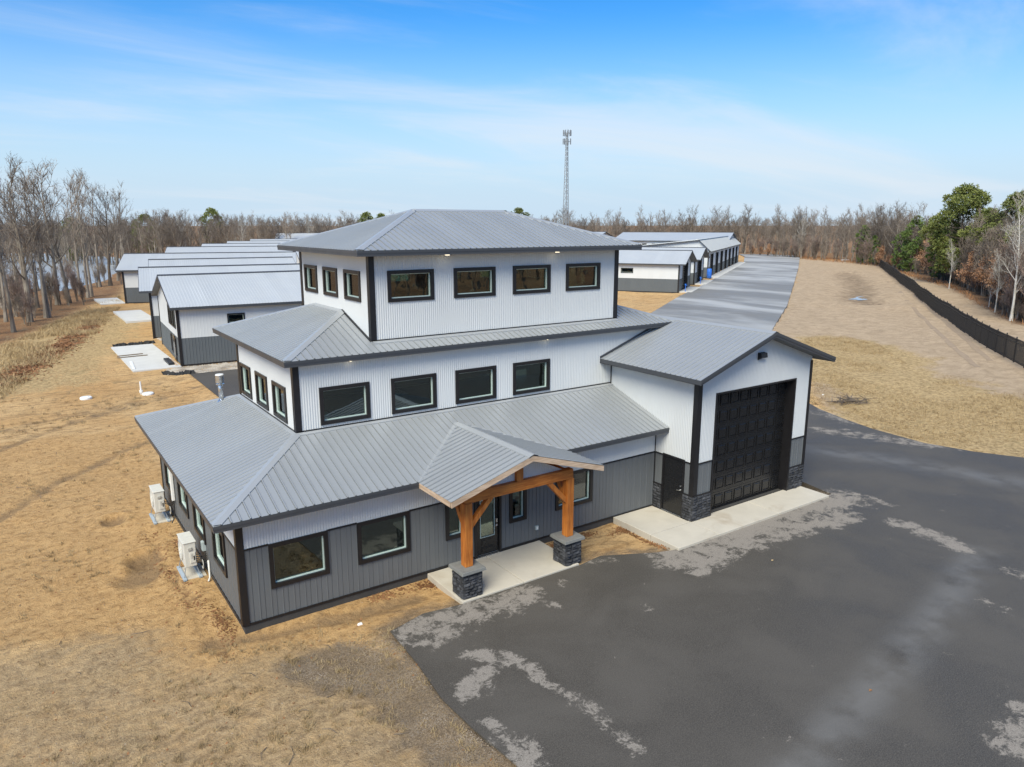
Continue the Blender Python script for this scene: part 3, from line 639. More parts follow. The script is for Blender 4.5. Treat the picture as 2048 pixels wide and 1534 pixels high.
def corner_post(x, y, z0, z1, sx, sy, w=0.15, d=0.034):
    """black L-shaped corner trim wrapped round an outside corner; sx, sy point outwards"""
    mb = MB()
    xa, xb = sorted((x + sx * d, x - sx * w)); ya, yb = sorted((y + sy * d, y + sy * 0.001)); mb.box(xa, xb, ya, yb, z0, z1)
    xa, xb = sorted((x + sx * d, x + sx * 0.001)); ya, yb = sorted((y, y - sy * w)); mb.box(xa, xb, ya, yb, z0, z1); mb.build('corner_trim', 'trim', main)
# ---- ground floor
W1F = [(0.76, 2.36, 1.08, 2.335), (3.21, 4.83, 1.08, 2.335), (6.03, 6.70, 1.08, 2.335), (8.36, 9.03, 1.08, 2.335), (10.23, 11.83, 1.08, 2.335)]
DOOR = (7.04, 8.04, 0.20, 2.29)
wall((0, 0, 0), FR, Xg, zb, e1 + .1, W1F + [DOOR], [(zb, zw, WIDE, 'gray'), (zw, e1 + .1, CORR, 'white')])
trimline((0, 0, 0), FR, Xg, zw, holes=W1F + [DOOR]); trimline((0, 0, 0), FR, Xg, zb, 0.05, 0.03, holes=[DOOR])
for w in W1F: window(main, (0, 0, 0), *FR, *w)
W1L = [(D1 - b, D1 - a, 1.03, 2.32) for a, b in ((1.37, 2.82), (3.92, 5.41), (6.35, 7.85), (8.85, 10.25))]
wall((0, D1, 0), LF, D1, zb, e1 + .1, W1L, [(zb, zw, WIDE, 'gray'), (zw, e1 + .1, CORR, 'white')])
trimline((0, D1, 0), LF, D1, zw, holes=W1L); trimline((0, D1, 0), LF, D1, zb, 0.05)
for w in W1L: window(main, (0, D1, 0), *LF, *w)
wall((Xg, D1, 0), BK, Xg, zb, e1 + .1, [(2, 3.6, 1.08, 2.33), (6, 7.6, 1.08, 2.33), (10, 11.6, 1.08, 2.33)], [(zb, zw, WIDE, 'gray'), (zw, e1 + .1, CORR, 'white')])
for w in [(2, 3.6, 1.08, 2.33), (6, 7.6, 1.08, 2.33), (10, 11.6, 1.08, 2.33)]: window(main, (Xg, D1, 0), *BK, *w)
corner_post(0, 0, zb - .02, e1 + .05, -1, -1); corner_post(0, D1, zb - .02, e1 + .05, -1, 1)
mb = MB(); mb.box(0.02, Xg, -0.004, 0.3, -0.35, zb - .026); mb.box(0.024, 0.3, 0.3, D1, -0.35, zb - .026); mb.box(0.3, Xg, D1 - .3, D1 - .004, -0.35, zb - .026); mb.build('foundation', 'base', main)
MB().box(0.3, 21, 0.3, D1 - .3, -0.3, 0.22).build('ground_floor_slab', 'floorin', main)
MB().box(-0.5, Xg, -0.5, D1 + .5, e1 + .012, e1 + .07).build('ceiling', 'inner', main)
# ---- first floor (second tier)
z1t = e1 + ft + ms * (s2 + o1)
W2F = [(a - s2, b - s2, 4.58, 5.73) for a, b in ((3.23, 4.83), (5.56, 7.17), (7.90, 9.51), (10.22, 11.84))]
X2R, B2 = 17.72, 8.68
wall((s2, s2, 0), FR, X2R - s2, 4.0, e2 + .1, W2F, [(z1t - .2, e2 + .1, CORR, 'white')])
W2L = [(B2 - b, B2 - a, 4.57, 5.69) for a, b in ((3.28, 4.59), (5.18, 6.46), (7.07, 8.36))]
wall((s2, B2, 0), LF, B2 - s2, 4.0, e2 + .1, W2L, [(z1t - .2, e2 + .1, CORR, 'white')])
W2B = [(X2R - b, X2R - a, 4.58, 5.73) for a, b in ((4.5, 6.1), (7.3, 8.9), (10.2, 11.8))]
wall((X2R, B2, 0), BK, X2R - s2, 4.0, e2 + .1, W2B, [(z1t - .2, e2 + .1, CORR, 'white')])
for w in W2F: window(main, (s2, s2, 0), *FR, *w)
for w in W2L: window(main, (s2, B2, 0), *LF, *w)
for w in W2B: window(main, (X2R, B2, 0), *BK, *w)
wall((X2R, s2, 0), RT, B2 - s2, 4.0, e2 + .1, [], [(z1t - .2, e2 + .1, CORR, 'white')])
corner_post(s2, s2, z1t - .05, e2 + .05, -1, -1); corner_post(s2, B2, z1t - .05, e2 + .05, -1, 1)
trimline((s2, s2, 0), FR, Xg - s2, z1t + 0.045, 0.05, 0.034); trimline((s2, B2, 0), LF, B2 - s2, z1t + 0.045, 0.04, 0.034)
MB().box(s2 + .16, X2R - .16, s2 + .16, B2 - .16, 3.62, 3.74).build('first_floor_deck', 'floorin', main)
MB().box(s2 + .1, X2R - .1, s2 + .1, B2 - .1, e2 - .06, e2 + .0).build('ceiling', 'inner', main)
# ---- second floor (third tier)
z3b = e2 + ft + ms * (s3 - s2 + .34)
W3F = [(a - s3x, b - s3x, 8.09, 9.07) for a, b in ((5.71, 7.34), (8.09, 9.71), (10.45, 12.07), (12.79, 14.42))]
W3L = [(B3 - b, B3 - a, 8.07, 9.04) for a, b in ((3.49, 4.82), (5.42, 6.73), (7.35, 8.63))]
W3R = [(a - s3, b - s3, 8.07, 9.04) for a, b in ((3.49, 4.82), (5.42, 6.73), (7.35, 8.63))]
W3B = [(Xr3 - s3x - w[1], Xr3 - s3x - w[0], w[2], w[3]) for w in W3F]
L3, D3 = Xr3 - s3x, B3 - s3
for O, UN, L, ws in (((s3x, s3, 0), FR, L3, W3F), ((s3x, B3, 0), LF, D3, W3L), ((Xr3, s3, 0), RT, D3, W3R), ((Xr3, B3, 0), BK, L3, W3B)):
    wall(O, UN, L, 6.7, e3 + .1, ws, [(6.7, e3 + .1, CORR, 'white')])
    for w in ws: window(main, O, *UN, *w)
for x, y, sx, sy in ((s3x, s3, -1, -1), (Xr3, s3, 1, -1), (s3x, B3, -1, 1), (Xr3, B3, 1, 1)): corner_post(x, y, 6.8, e3 + .05, sx, sy)
trimline((s3x, s3, 0), FR, L3, z3b + 0.04, 0.05, 0.034)
MB().box(s3x + .16, Xr3 - .16, s3 + .16, B3 - .16, 6.86, 6.98).build('second_floor_deck', 'floorin', main)
MB().box(s3x + .1, Xr3 - .1, s3 + .1, B3 - .1, e3 - .06, e3 + .0).build('ceiling', 'inner', main)

# ---- roofs: deck mesh as the part, ribbed sheets as its pieces
def slope(parent, O, U, D, polys, m=ms, mat='roof'):
    """plan polygons in (u along the eave, d inwards)"""
    U, D = V3(*U), V3(*D); Vv = D + Z * m; Nn = np.cross(U, Vv); Nn = Nn / np.linalg.norm(Nn)
    if Nn[2] < 0: Nn = -Nn
    return panels('roof_panel', parent, mat, O, U, Vv, Nn, polys, RIB, PW, lift=0.004)
def fascia_ring(x0, x1, y0, y1, z, sides='flrb', name='fascia', parent=None, h=ft, t=0.03):
    mb = MB()
    if 'f' in sides: mb.box(x0, x1, y0, y0 + t, z, z + h); mb.box(x0 - .012, x1 + .012, y0 - .012, y0 - .001, z + h * .52, z + h - .004)
    if 'b' in sides: mb.box(x0, x1, y1 - t, y1, z, z + h)
    if 'l' in sides: mb.box(x0, x0 + t, y0 + t, y1 - t, z, z + h); mb.box(x0 - .012, x0 - .001, y0, y1, z + h * .52, z + h - .004)
    if 'r' in sides: mb.box(x1 - t, x1, y0 + t, y1 - t, z, z + h)
    return mb.build(name, 'fascia', parent)
def hipdown(dx, dy, w=0.17): # vectors lying on the two planes next to a hip running in plan (dx, dy) upwards
    return None
# roof of the ground floor
r1 = MB(); zt1 = e1 + ft
r1.box(-o1 + .03, Xg - .002, -o1 + .03, 0.0, e1, e1 + .012); r1.box(-o1 + .03, 0.0, 0.0, D1 + o1 - .03, e1, e1 + .012); r1.box(0, Xg, D1, D1 + o1 - .03, e1, e1 + .012)
roof1 = r1.build('lower_roof', 'soffit', main)
fascia_ring(-o1, Xg - .002, -o1, D1 + o1, e1, 'flb', parent=roof1)
wd = s2 + o1; bk = D1 + o1
slope(roof1, (-o1, -o1, zt1), (1, 0, 0), (0, 1, 0), [[(0, 0), (wd, 0), (wd, wd)], [(wd, 0), (Xg + o1, 0), (Xg + o1, wd), (wd, wd)]])
dl = bk + o1
slope(roof1, (-o1, bk, zt1), (0, -1, 0), (1, 0, 0), [[(0, 0), (wd, 0), (wd, wd)], [(wd, 0), (dl - wd, 0), (dl - wd, wd), (wd, wd)], [(dl - wd, 0), (dl, 0), (dl - wd, wd)]])
slope(roof1, (Xg, bk, zt1), (-1, 0, 0), (0, -1, 0), [[(0, 0), (Xg + o1 - wd, 0), (Xg + o1 - wd, wd), (0, wd)], [(Xg + o1 - wd, 0), (Xg + o1, 0), (Xg + o1 - wd, wd)]])
cap_strip((-o1, -o1, zt1), (s2, s2, z1t), [(0.20, 0, -0.0), (0, 0.20, 0)], parent=roof1, name='hip_cap')
cap_strip((-o1, bk, zt1), (s2, B2, z1t), [(0.20, 0, 0), (0, -0.20, 0)], parent=roof1, name='hip_cap')
cap_strip((s2 - .02, s2, z1t), (Xg, s2, z1t), [(0, -0.14, -0.14 * ms)], parent=roof1, name='wall_flashing'); cap_strip((s2, s2 - .02, z1t), (s2, B2, z1t), [(-0.14, 0, -0.14 * ms)], parent=roof1, name='wall_flashing')
# roof of the first floor
x0, x1, y0, y1 = 2.16, 18.06, 2.16, 10.70; zt2 = e2 + ft
r2 = MB(); r2.box(x0 + .03, x1 - .03, y0 + .03, s2, e2, e2 + .012); r2.box(x0 + .03, s2, s2, y1 - .03, e2, e2 + .012); r2.box(s2, x1 - .03, B2, y1 - .03, e2, e2 + .012); r2.box(X2R, x1 - .03, s2, B2, e2, e2 + .012)
roof2 = r2.build('middle_roof', 'soffit', main); fascia_ring(x0, x1, y0, y1, e2, parent=roof2)
a, b, dd = s3x - x0, Xr3 - x0, s3 - y0; ww = x1 - x0; cR = x1 - Xr3
slope(roof2, (x0, y0, zt2), (1, 0, 0), (0, 1, 0), [[(0, 0), (a, 0), (a, a)], [(a, 0), (b, 0), (b, dd), (a, dd)], [(b, 0), (ww, 0), (b, cR)]])
hh = y1 - y0
slope(roof2, (x0, y1, zt2), (0, -1, 0), (1, 0, 0), [[(0, 0), (a, 0), (a, a)], [(a, 0), (hh - a, 0), (hh - a, a), (a, a)], [(hh - a, 0), (hh, 0), (hh - a, a)]])
slope(roof2, (x1, y0, zt2), (0, 1, 0), (-1, 0, 0), [[(0, 0), (cR, 0), (cR, cR)], [(cR, 0), (hh - cR, 0), (hh - cR, cR), (cR, cR)], [(hh - cR, 0), (hh, 0), (hh - cR, cR)]])
db = y1 - B3
slope(roof2, (x1, y1, zt2), (-1, 0, 0), (0, -1, 0), [[(0, 0), (cR, 0), (cR, cR)], [(cR, 0), (cR + L3, 0), (cR + L3, db), (cR, db)], [(cR + L3, 0), (ww, 0), (cR + L3, a)]])
cap_strip((x0, y0, zt2), (s3x, s3x, zt2 + ms * a), [(0.20, 0, 0), (0, 0.20, 0)], parent=roof2, name='hip_cap'); cap_strip((x0, y1, zt2), (s3x, y1 - a, zt2 + ms * a), [(0.20, 0, 0), (0, -0.20, 0)], parent=roof2, name='hip_cap')
cap_strip((x1, y0, zt2), (Xr3, y0 + cR, zt2 + ms * cR), [(-0.20, 0, 0), (0, 0.20, 0)], parent=roof2, name='hip_cap')
cap_strip((s3x, s3x - .02, zt2 + ms * a), (s3x, y1 - a + .02, zt2 + ms * a), [(-0.16, 0, -0.16 * ms)], parent=roof2, name='wall_flashing')
cap_strip((s3x, s3, z3b), (Xr3, s3, z3b), [(0, -0.16, -0.16 * ms)], parent=roof2, name='wall_flashing')
MB().beam((s3x - .025, s3, z3b + .03), (s3x - .025, s3x, zt2 + ms * a + .03), 0.05, 0.05).build('wall_flashing', 'trim', roof2)
# roof of the second floor
x0, x1, y0, y1 = 4.5, 15.94, 2.18, 9.72; zt3 = e3 + ft; hw = (y1 - y0) / 2; Lw = x1 - x0
r3 = MB(); r3.box(x0 + .03, x1 - .03, y0 + .03, s3, e3, e3 + .012); r3.box(x0 + .03, s3x, s3, y1 - .03, e3, e3 + .012); r3.box(s3x, x1 - .03, B3, y1 - .03, e3, e3 + .012); r3.box(Xr3, x1 - .03, s3, B3, e3, e3 + .012)
roof3 = r3.build('top_roof', 'soffit', main); fascia_ring(x0, x1, y0, y1, e3, parent=roof3)
slope(roof3, (x0, y0, zt3), (1, 0, 0), (0, 1, 0), [[(0, 0), (Lw, 0), (Lw - hw, hw), (hw, hw)]])
slope(roof3, (x1, y1, zt3), (-1, 0, 0), (0, -1, 0), [[(0, 0), (Lw, 0), (Lw - hw, hw), (hw, hw)]])
slope(roof3, (x0, y1, zt3), (0, -1, 0), (1, 0, 0), [[(0, 0), (2 * hw, 0), (hw, hw)]]); slope(roof3, (x1, y0, zt3), (0, 1, 0), (-1, 0, 0), [[(0, 0), (2 * hw, 0), (hw, hw)]])
rz = zt3 + ms * hw; ry = (y0 + y1) / 2
for p, q, of in (((x0, y0, zt3), (x0 + hw, ry, rz), [(0.2, 0, 0), (0, 0.2, 0)]), ((x1, y0, zt3), (x1 - hw, ry, rz), [(-0.2, 0, 0), (0, 0.2, 0)]), ((x0, y1, zt3), (x0 + hw, ry, rz), [(0.2, 0, 0), (0, -0.2, 0)]), ((x1, y1, zt3), (x1 - hw, ry, rz), [(-0.2, 0, 0), (0, -0.2, 0)])):
    cap_strip(p, q, of, parent=roof3, name='hip_cap')
cap_strip((x0 + hw, ry, rz), (x1 - hw, ry, rz), [(0, -0.17, -0.17 * ms), (0, 0.17, -0.17 * ms)], parent=roof3)
for lx in (7.69, 12.14):
    l = MB().cyl(lx, 2.50, e3 - .022, e3 - .001, 0.10, 18).build('soffit_light', 'whiteplastic', main); MB().cyl(lx, 2.50, e3 - .03, e3 - .0225, 0.075, 18).build('lens', 'lamp', l)
for lx in (4.2, 11.6):
    l = MB().cyl(lx, 2.33, e2 - .022, e2 - .001, 0.07, 18).build('soffit_light', 'whiteplastic', main); MB().cyl(lx, 2.33, e2 - .03, e2 - .0225, 0.05, 18).build('lens', 'lamp', l)

# ---- garage wing
gw, g0, gB, og = 6.395, -1.882, 8.4, 0.598; XR = Xg + gw; mg = (6.754 - eg - ft) / (gw / 2 + og); pk = eg + ft + mg * (og + gw / 2)
GD = (15.81 - Xg, 20.26 - Xg, 0.235, 4.70)
gt = lambda x: eg + .05 + mg * (og + min(x, gw - x))
gable = [[(0, zb), (gw / 2, zb), (gw / 2, gt(gw / 2)), (0, gt(0))], [(gw / 2, zb), (gw, zb), (gw, gt(0)), (gw / 2, gt(gw / 2))]]
U, Nn = FR; O = (Xg, g0, 0); ghole = [(GD[0], GD[1], zb - 1, GD[3])]
gin = inner_sheet('wall', main, O, U, Nn, gable, ghole, d=-0.2)
uppr = [[(0, zw), (gw / 2, zw), (gw / 2, gt(gw / 2)), (0, gt(0))], [(gw / 2, zw), (gw, zw), (gw, gt(0)), (gw / 2, gt(gw / 2))]]
panels('siding_panel', gin, 'white', O, U, Z, Nn, uppr, CORR, PW, ghole)
panels('siding_panel', gin, 'gray', O, U, Z, Nn, [rect(0, GD[0], 1.10, zw), rect(GD[1], gw, 1.10, zw)], WIDE, PW)
trimline(O, FR, gw, zw, holes=[(GD[0], GD[1], 0, 5)]); trimline(O, FR, gw, 1.16, 0.04, 0.05, holes=[(GD[0], GD[1], 0, 5)])
SD = (-1.40, -0.46)                                    # side door, along Y
wl_ = inner_sheet('wall', main, (Xg, s2, 0), *LF, [rect(0, s2 - g0, zb, eg + .1)], [(s2 - SD[1], s2 - SD[0], zb - 1, 2.31)], d=-0.15)
panels('siding_panel', wl_, 'white', (Xg, s2, 0), LF[0], Z, LF[1], [rect(0, s2, 3.3, eg + .15), rect(s2, s2 - g0, zw, eg + .15)], CORR, PW)
panels('siding_panel', wl_, 'gray', (Xg, s2, 0), LF[0], Z, LF[1], [rect(s2, s2 - SD[1], 1.10, zw), rect(s2 - SD[0], s2 - g0, 1.10, zw)], WIDE, PW)
trimline((Xg, s2, 0), LF, s2 - g0, zw, holes=[(-1, s2, 0, 9)][:0]); trimline((Xg, s2, 0), LF, s2 - g0, 1.16, 0.04, 0.05, holes=[(s2 - SD[1], s2 - SD[0], 0, 2)])
wr = inner_sheet('wall', main, (XR, g0, 0), *RT, [rect(0, gB - g0, zb, eg + .1)], [], d=-0.15)
panels('siding_panel', wr, 'white', (XR, g0, 0), RT[0], Z, RT[1], [rect(0, gB - g0, zw, eg + .15)], CORR, PW); panels('siding_panel', wr, 'gray', (XR, g0, 0), RT[0], Z, RT[1], [rect(0, gB - g0, zb, zw)], WIDE, PW)
corner_post(Xg, g0, 1.12, eg + .05, -1, -1, 0.17); corner_post(XR, g0, 1.12, eg + .05, 1, -1, 0.10)
MB().box(Xg - .03, Xg - .001, -0.03, -0.001, zb, e1).build('corner_trim', 'trim', main); MB().box(Xg - .03, Xg - .001, s2 - .05, s2 - .001, z1t, eg + .4).build('corner_trim', 'trim', main)
mb = MB(); mb.box(Xg + .01, Xg + GD[0], g0 + .01, g0 + .3, -.3, zb); mb.box(Xg + GD[1], XR - .01, g0 + .01, g0 + .3, -.3, zb); mb.box(Xg + .01, Xg + .3, g0 + .3, 0, -.3, 0.232); mb.box(XR - .3, XR - .01, g0 + .3, gB, -.3, zb); mb.build('foundation', 'base', main)
MB().box(Xg + .2, XR - .2, gB - .2, gB, 0.2, 6.2).build('rear_wall', 'inner', main); MB().box(Xg + .16, XR - .16, g0 + .2, gB - .2, -.2, 0.21).build('garage_floor', 'base', main)
# garage roof
roofg = MB(); yf, yb = g0 - og, s2
for sx in (1, -1):
    a, b = (Xg - og, Xg + gw / 2) if sx > 0 else (XR + og, Xg + gw / 2)
    roofg.hexa([(a, yf + .03, eg + .0), (b, yf + .03, pk - ft), (b, (yb if sx > 0 else gB), pk - ft), (a, (yb if sx > 0 else gB), eg), (a, yf + .03, eg + .012), (b, yf + .03, pk - ft + .012), (b, (yb if sx > 0 else gB), pk - ft + .012), (a, (yb if sx > 0 else gB), eg + .012)])
roofg = roofg.build('garage_roof', 'soffit', main); hwg = gw / 2 + og
slope(roofg, (Xg - og, yb, eg + ft), (0, -1, 0), (1, 0, 0), [rect(0, yb - yf, 0, hwg)], mg); slope(roofg, (XR + og, yf, eg + ft), (0, 1, 0), (-1, 0, 0), [rect(0, gB - yf, 0, hwg)], mg)
cap_strip((Xg + gw / 2, yf, pk), (Xg + gw / 2, yb + 2.0, pk), [(-0.17, 0, -0.17 * mg), (0.17, 0, -0.17 * mg)], parent=roofg)
mb = MB()
for sx in (1, -1):
    a = Xg - og if sx > 0 else XR + og; b = Xg + gw / 2
    for (h0, h1, d0, d1) in ((0, ft, 0, .03), (ft * .45, ft + .02, -.02, -.001)):
        P = lambda x, z, d: (x, yf + d, z)
        q = [P(a, eg + h0, d0), P(b, pk - ft + h0, d0), P(b, pk - ft + h0, d1), P(a, eg + h0, d1), P(a, eg + h1, d0), P(b, pk - ft + h1, d0), P(b, pk - ft + h1, d1), P(a, eg + h1, d1)]
        mb.hexa(q)
    x_ = (a, a + .03) if sx > 0 else (a - .03, a); mb.box(*x_, yf + .03, yb if sx > 0 else gB, eg, eg + ft)
mb.build('fascia', 'fascia', roofg)
mb = MB(); mb.beam((Xg - og, s2 - .02, eg + ft + .05), (Xg + gw / 2 - .3, s2 - .02, pk + .0), 0.04, 0.07); mb.build('wall_flashing', 'fascia', roofg)
# garage door
gd = MB(); dy = g0 + 0.34; gx0, gx1, gz0, gz1 = Xg + GD[0] + .02, Xg + GD[1] - .02, 0.24, GD[3] - .02; rows, cols = 7, 8; rh = (gz1 - gz0) / rows; cw = (gx1 - gx0) / cols
for r in range(rows): gd.box(gx0, gx1, dy, dy + .05, gz0 + r * rh + .006, gz0 + (r + 1) * rh - .006); gd.box(gx0, gx1, dy + .012, dy + .04, gz0 + r * rh - .007, gz0 + r * rh + .007)
gdo = gd.build('garage_door', 'doorblk', main)
pm = MB(); w_, h_ = cw * .40, rh * .34
def ringbox(m, a, c, d0, d1, t):
    m.box(-a, a, d0, d1, -c, -c + t); m.box(-a, a, d0, d1, c - t, c); m.box(-a, -a + t, d0, d1, -c + t, c - t); m.box(a - t, a, d0, d1, -c + t, c - t)
ringbox(pm, w_, h_, -.028, 0, .030); a_, c_ = w_ - .06, h_ - .06
for (sx, sz) in ((0, -1), (0, 1)): pass
pm.hexa([(-w_ + .035, -.001, -h_ + .035), (w_ - .035, -.001, -h_ + .035), (w_ - .035, -.001, h_ - .035), (-w_ + .035, -.001, h_ - .035), (-a_, -.014, -c_), (a_, -.014, -c_), (a_, -.014, c_), (-a_, -.014, c_)])
p0 = pm.build('door_panel', 'doorblk', gdo); first = True
for r in range(rows):
    for c in range(cols):
        o = p0 if first else link_mesh('door_panel', p0.data, gdo); first = False; o.location = (gx0 + (c + .5) * cw, dy - .0005, gz0 + (r + .5) * rh)
mb = MB(); mb.box(Xg + GD[0] - .05, Xg + GD[0] + .02, g0 - .04, dy + .06, .236, GD[3] + .0); mb.box(Xg + GD[1] - .02, Xg + GD[1] + .05, g0 - .04, dy + .06, .236, GD[3]); mb.box(Xg + GD[0] - .05, Xg + GD[1] + .05, g0 - .041, dy + .06, GD[3] + .001, GD[3] + .06); mb.build('door_jamb', 'trim', main)
# side door
mb = MB(); mb.box(Xg - .035, Xg + .12, SD[0] - .05, SD[0] + .01, .236, 2.33); mb.box(Xg - .035, Xg + .12, SD[1] - .01, SD[1] + .05, .236, 2.33); mb.box(Xg - .035, Xg + .12, SD[0] - .05, SD[1] + .05, 2.331, 2.39); mb.build('door_jamb', 'trim', main)
sd = MB().box(Xg + .01, Xg + .06, SD[0] + .012, SD[1] - .012, 0.25, 2.32).build('side_door', 'doorblk', main)
mb = MB(); mb.cyl(0, 0, 0, .05, .035, 14); h = MB(); h.tube([(Xg + .01, SD[0] + .11, 1.22), (Xg - .055, SD[0] + .11, 1.22), (Xg - .06, SD[0] + .22, 1.21)], .013, 8); h.tube([(Xg + .012, SD[0] + .11, 1.22), (Xg - .012, SD[0] + .11, 1.22)], .034, 14); h.tube([(Xg + .012, SD[0] + .11, 1.36), (Xg - .015, SD[0] + .11, 1.36)], .03, 14); h.build('door_handle', 'chrome', sd)
MB().box(Xg - .05, Xg + .15, SD[0], SD[1], .236, .252).build('threshold', 'steel', main)
# wall pack light on the gable
lp = MB(); lx = 18.05
lp.hexa([(lx - .17, g0 - .20, 5.80), (lx + .17, g0 - .20, 5.80), (lx + .17, g0 - .02, 5.70), (lx - .17, g0 - .02, 5.70), (lx - .17, g0 - .17, 5.96), (lx + .17, g0 - .17, 5.96), (lx + .17, g0 - .02, 5.98), (lx - .17, g0 - .02, 5.98)])
lpo = lp.build('wall_light', 'trim', main, bevel=.012); MB().hexa([(lx - .13, g0 - .19, 5.785), (lx + .13, g0 - .19, 5.785), (lx + .13, g0 - .06, 5.713), (lx - .13, g0 - .06, 5.713), (lx - .13, g0 - .19, 5.792), (lx + .13, g0 - .19, 5.792), (lx + .13, g0 - .06, 5.72), (lx - .13, g0 - .06, 5.72)]).build('lens', 'lens', lpo)
# split-face stone veneer
STM = []
for k in range(6):
    r_ = random.Random(k); b = MB(); j = lambda s: r_.uniform(-s, s)
    pts = [(-.5 + j(.03), j(.1), -.5 + j(.06)), (.5 + j(.03), j(.1), -.5 + j(.06)), (.5, 1, -.5), (-.5, 1, -.5), (-.5 + j(.03), j(.1), .5 + j(.06)), (.5 + j(.03), j(.1), .5 + j(.06)), (.5, 1, .5), (-.5, 1, .5)]
    b.hexa(pts); i = len(b.v); b.v.append((j(.25), -.45 + j(.3), j(.2)))     # bulging split face
    b.f = [f for f in b.f if f != (0, 1, 5, 4)] + [(0, 1, i), (1, 5, i), (5, 4, i), (4, 0, i)]
    me = bpy.data.meshes.new('stone'); me.from_pydata(b.v, [], b.f); me.update(); me.materials.append(M['stone']); STM.append(me)
def stones(parent, O, U, Nn, L, z0, z1, course=0.105, seed=0):
    r_ = random.Random(seed); rz_ = math.atan2(U[1], U[0]); n = max(1, round((z1 - z0) / course)); ch = (z1 - z0) / n
    for k in range(n):
        x = 0.0
        while x < L - 1e-6:
            w = r_.uniform(.16, .36); w = L - x if L - x - w < .10 else w
            o = link_mesh('stone', r_.choice(STM), parent); d = r_.uniform(.035, .06)
            c = V3(*O) + V3(*U) * (x + w / 2) + Z * (z0 + (k + .5) * ch) + V3(*Nn) * d
            o.location = c; o.rotation_euler = (0, 0, rz_); o.scale = (w - .008, d + .02, ch - .008); x += w
vn = MB(); vn.box(Xg + .0, Xg + GD[0] - .05, g0, g0 + .1, .236, 1.13); vn.box(Xg + GD[1] + .05, XR, g0, g0 + .1, .236, 1.13); vn.box(Xg, Xg + .1, g0 + .1, SD[0] - .05, .236, 1.13); vn.box(Xg, Xg + .1, SD[1] + .05, -.01, .236, 1.13)
vno = vn.build('stone_veneer', 'base', main)
stones(vno, (Xg - .05, g0, 0), (1, 0, 0), (0, -1, 0), GD[0] + .0, .24, 1.14, seed=1); stones(vno, (Xg + GD[1] + .05, g0, 0), (1, 0, 0), (0, -1, 0), gw - GD[1] - .05, .24, 1.14, seed=2)
stones(vno, (Xg, SD[0] - .05, 0), (0, -1, 0), (-1, 0, 0), SD[0] - .05 - g0, .24, 1.14, seed=3); stones(vno, (Xg, -.01, 0), (0, -1, 0), (-1, 0, 0), -SD[1] - .07, .24, 1.14, seed=4)

# ---- front door
jb_ = MB(); jb_.box(7.04, 7.12, -.05, .14, .2, 2.29); jb_.box(7.96, 8.04, -.05, .14, .2, 2.29); jb_.box(7.12, 7.96, -.05, .14, 2.23, 2.29); jb_.build('door_frame', 'trim', main)
fd = MB(); fd.box(7.13, 7.27, 0.02, .065, .215, 2.22); fd.box(7.81, 7.95, 0.02, .065, .215, 2.22); fd.box(7.27, 7.81, 0.02, .065, .215, .82); fd.box(7.27, 7.81, .02, .065, 2.08, 2.22)
for (a, b) in ((.30, .50), (.56, .76)): fd.box(7.31, 7.77, .008, .02, a, b); fd.box(7.345, 7.735, -.004, .008, a + .035, b - .035)
fdo = fd.build('front_door', 'doorblk', main); MB().box(7.272, 7.808, .036, .046, .822, 2.078).build('pane', 'glass', fdo)
gb = MB(); gb.box(7.27, 7.29, .01, .021, .82, 2.08); gb.box(7.79, 7.81, .01, .021, .82, 2.08); gb.box(7.29, 7.79, .01, .021, .82, .84); gb.box(7.29, 7.79, .01, .021, 2.06, 2.08); gb.build('glazing_bead', 'sash', fdo)
h = MB(); h.tube([(7.88, .02, 1.14), (7.88, -.05, 1.14), (7.79, -.055, 1.13)], .012, 8); h.tube([(7.88, .02, 1.14), (7.88, -.0, 1.14)], .034, 14); h.box(7.85, 7.91, -.012, .02, 1.24, 1.36); h.build('door_handle', 'chrome', fdo)
MB().box(7.04, 8.04, -.06, .1, .2005, .214).build('threshold', 'steel', main)
ob = MB().box(9.39, 9.50, -.065, -.0, .60, .74).build('outlet_box', 'boxgrey', main, bevel=.006); MB().box(9.42, 9.47, -.072, -.066, .62, .72).build('outlet_cover', 'whiteplastic', ob)

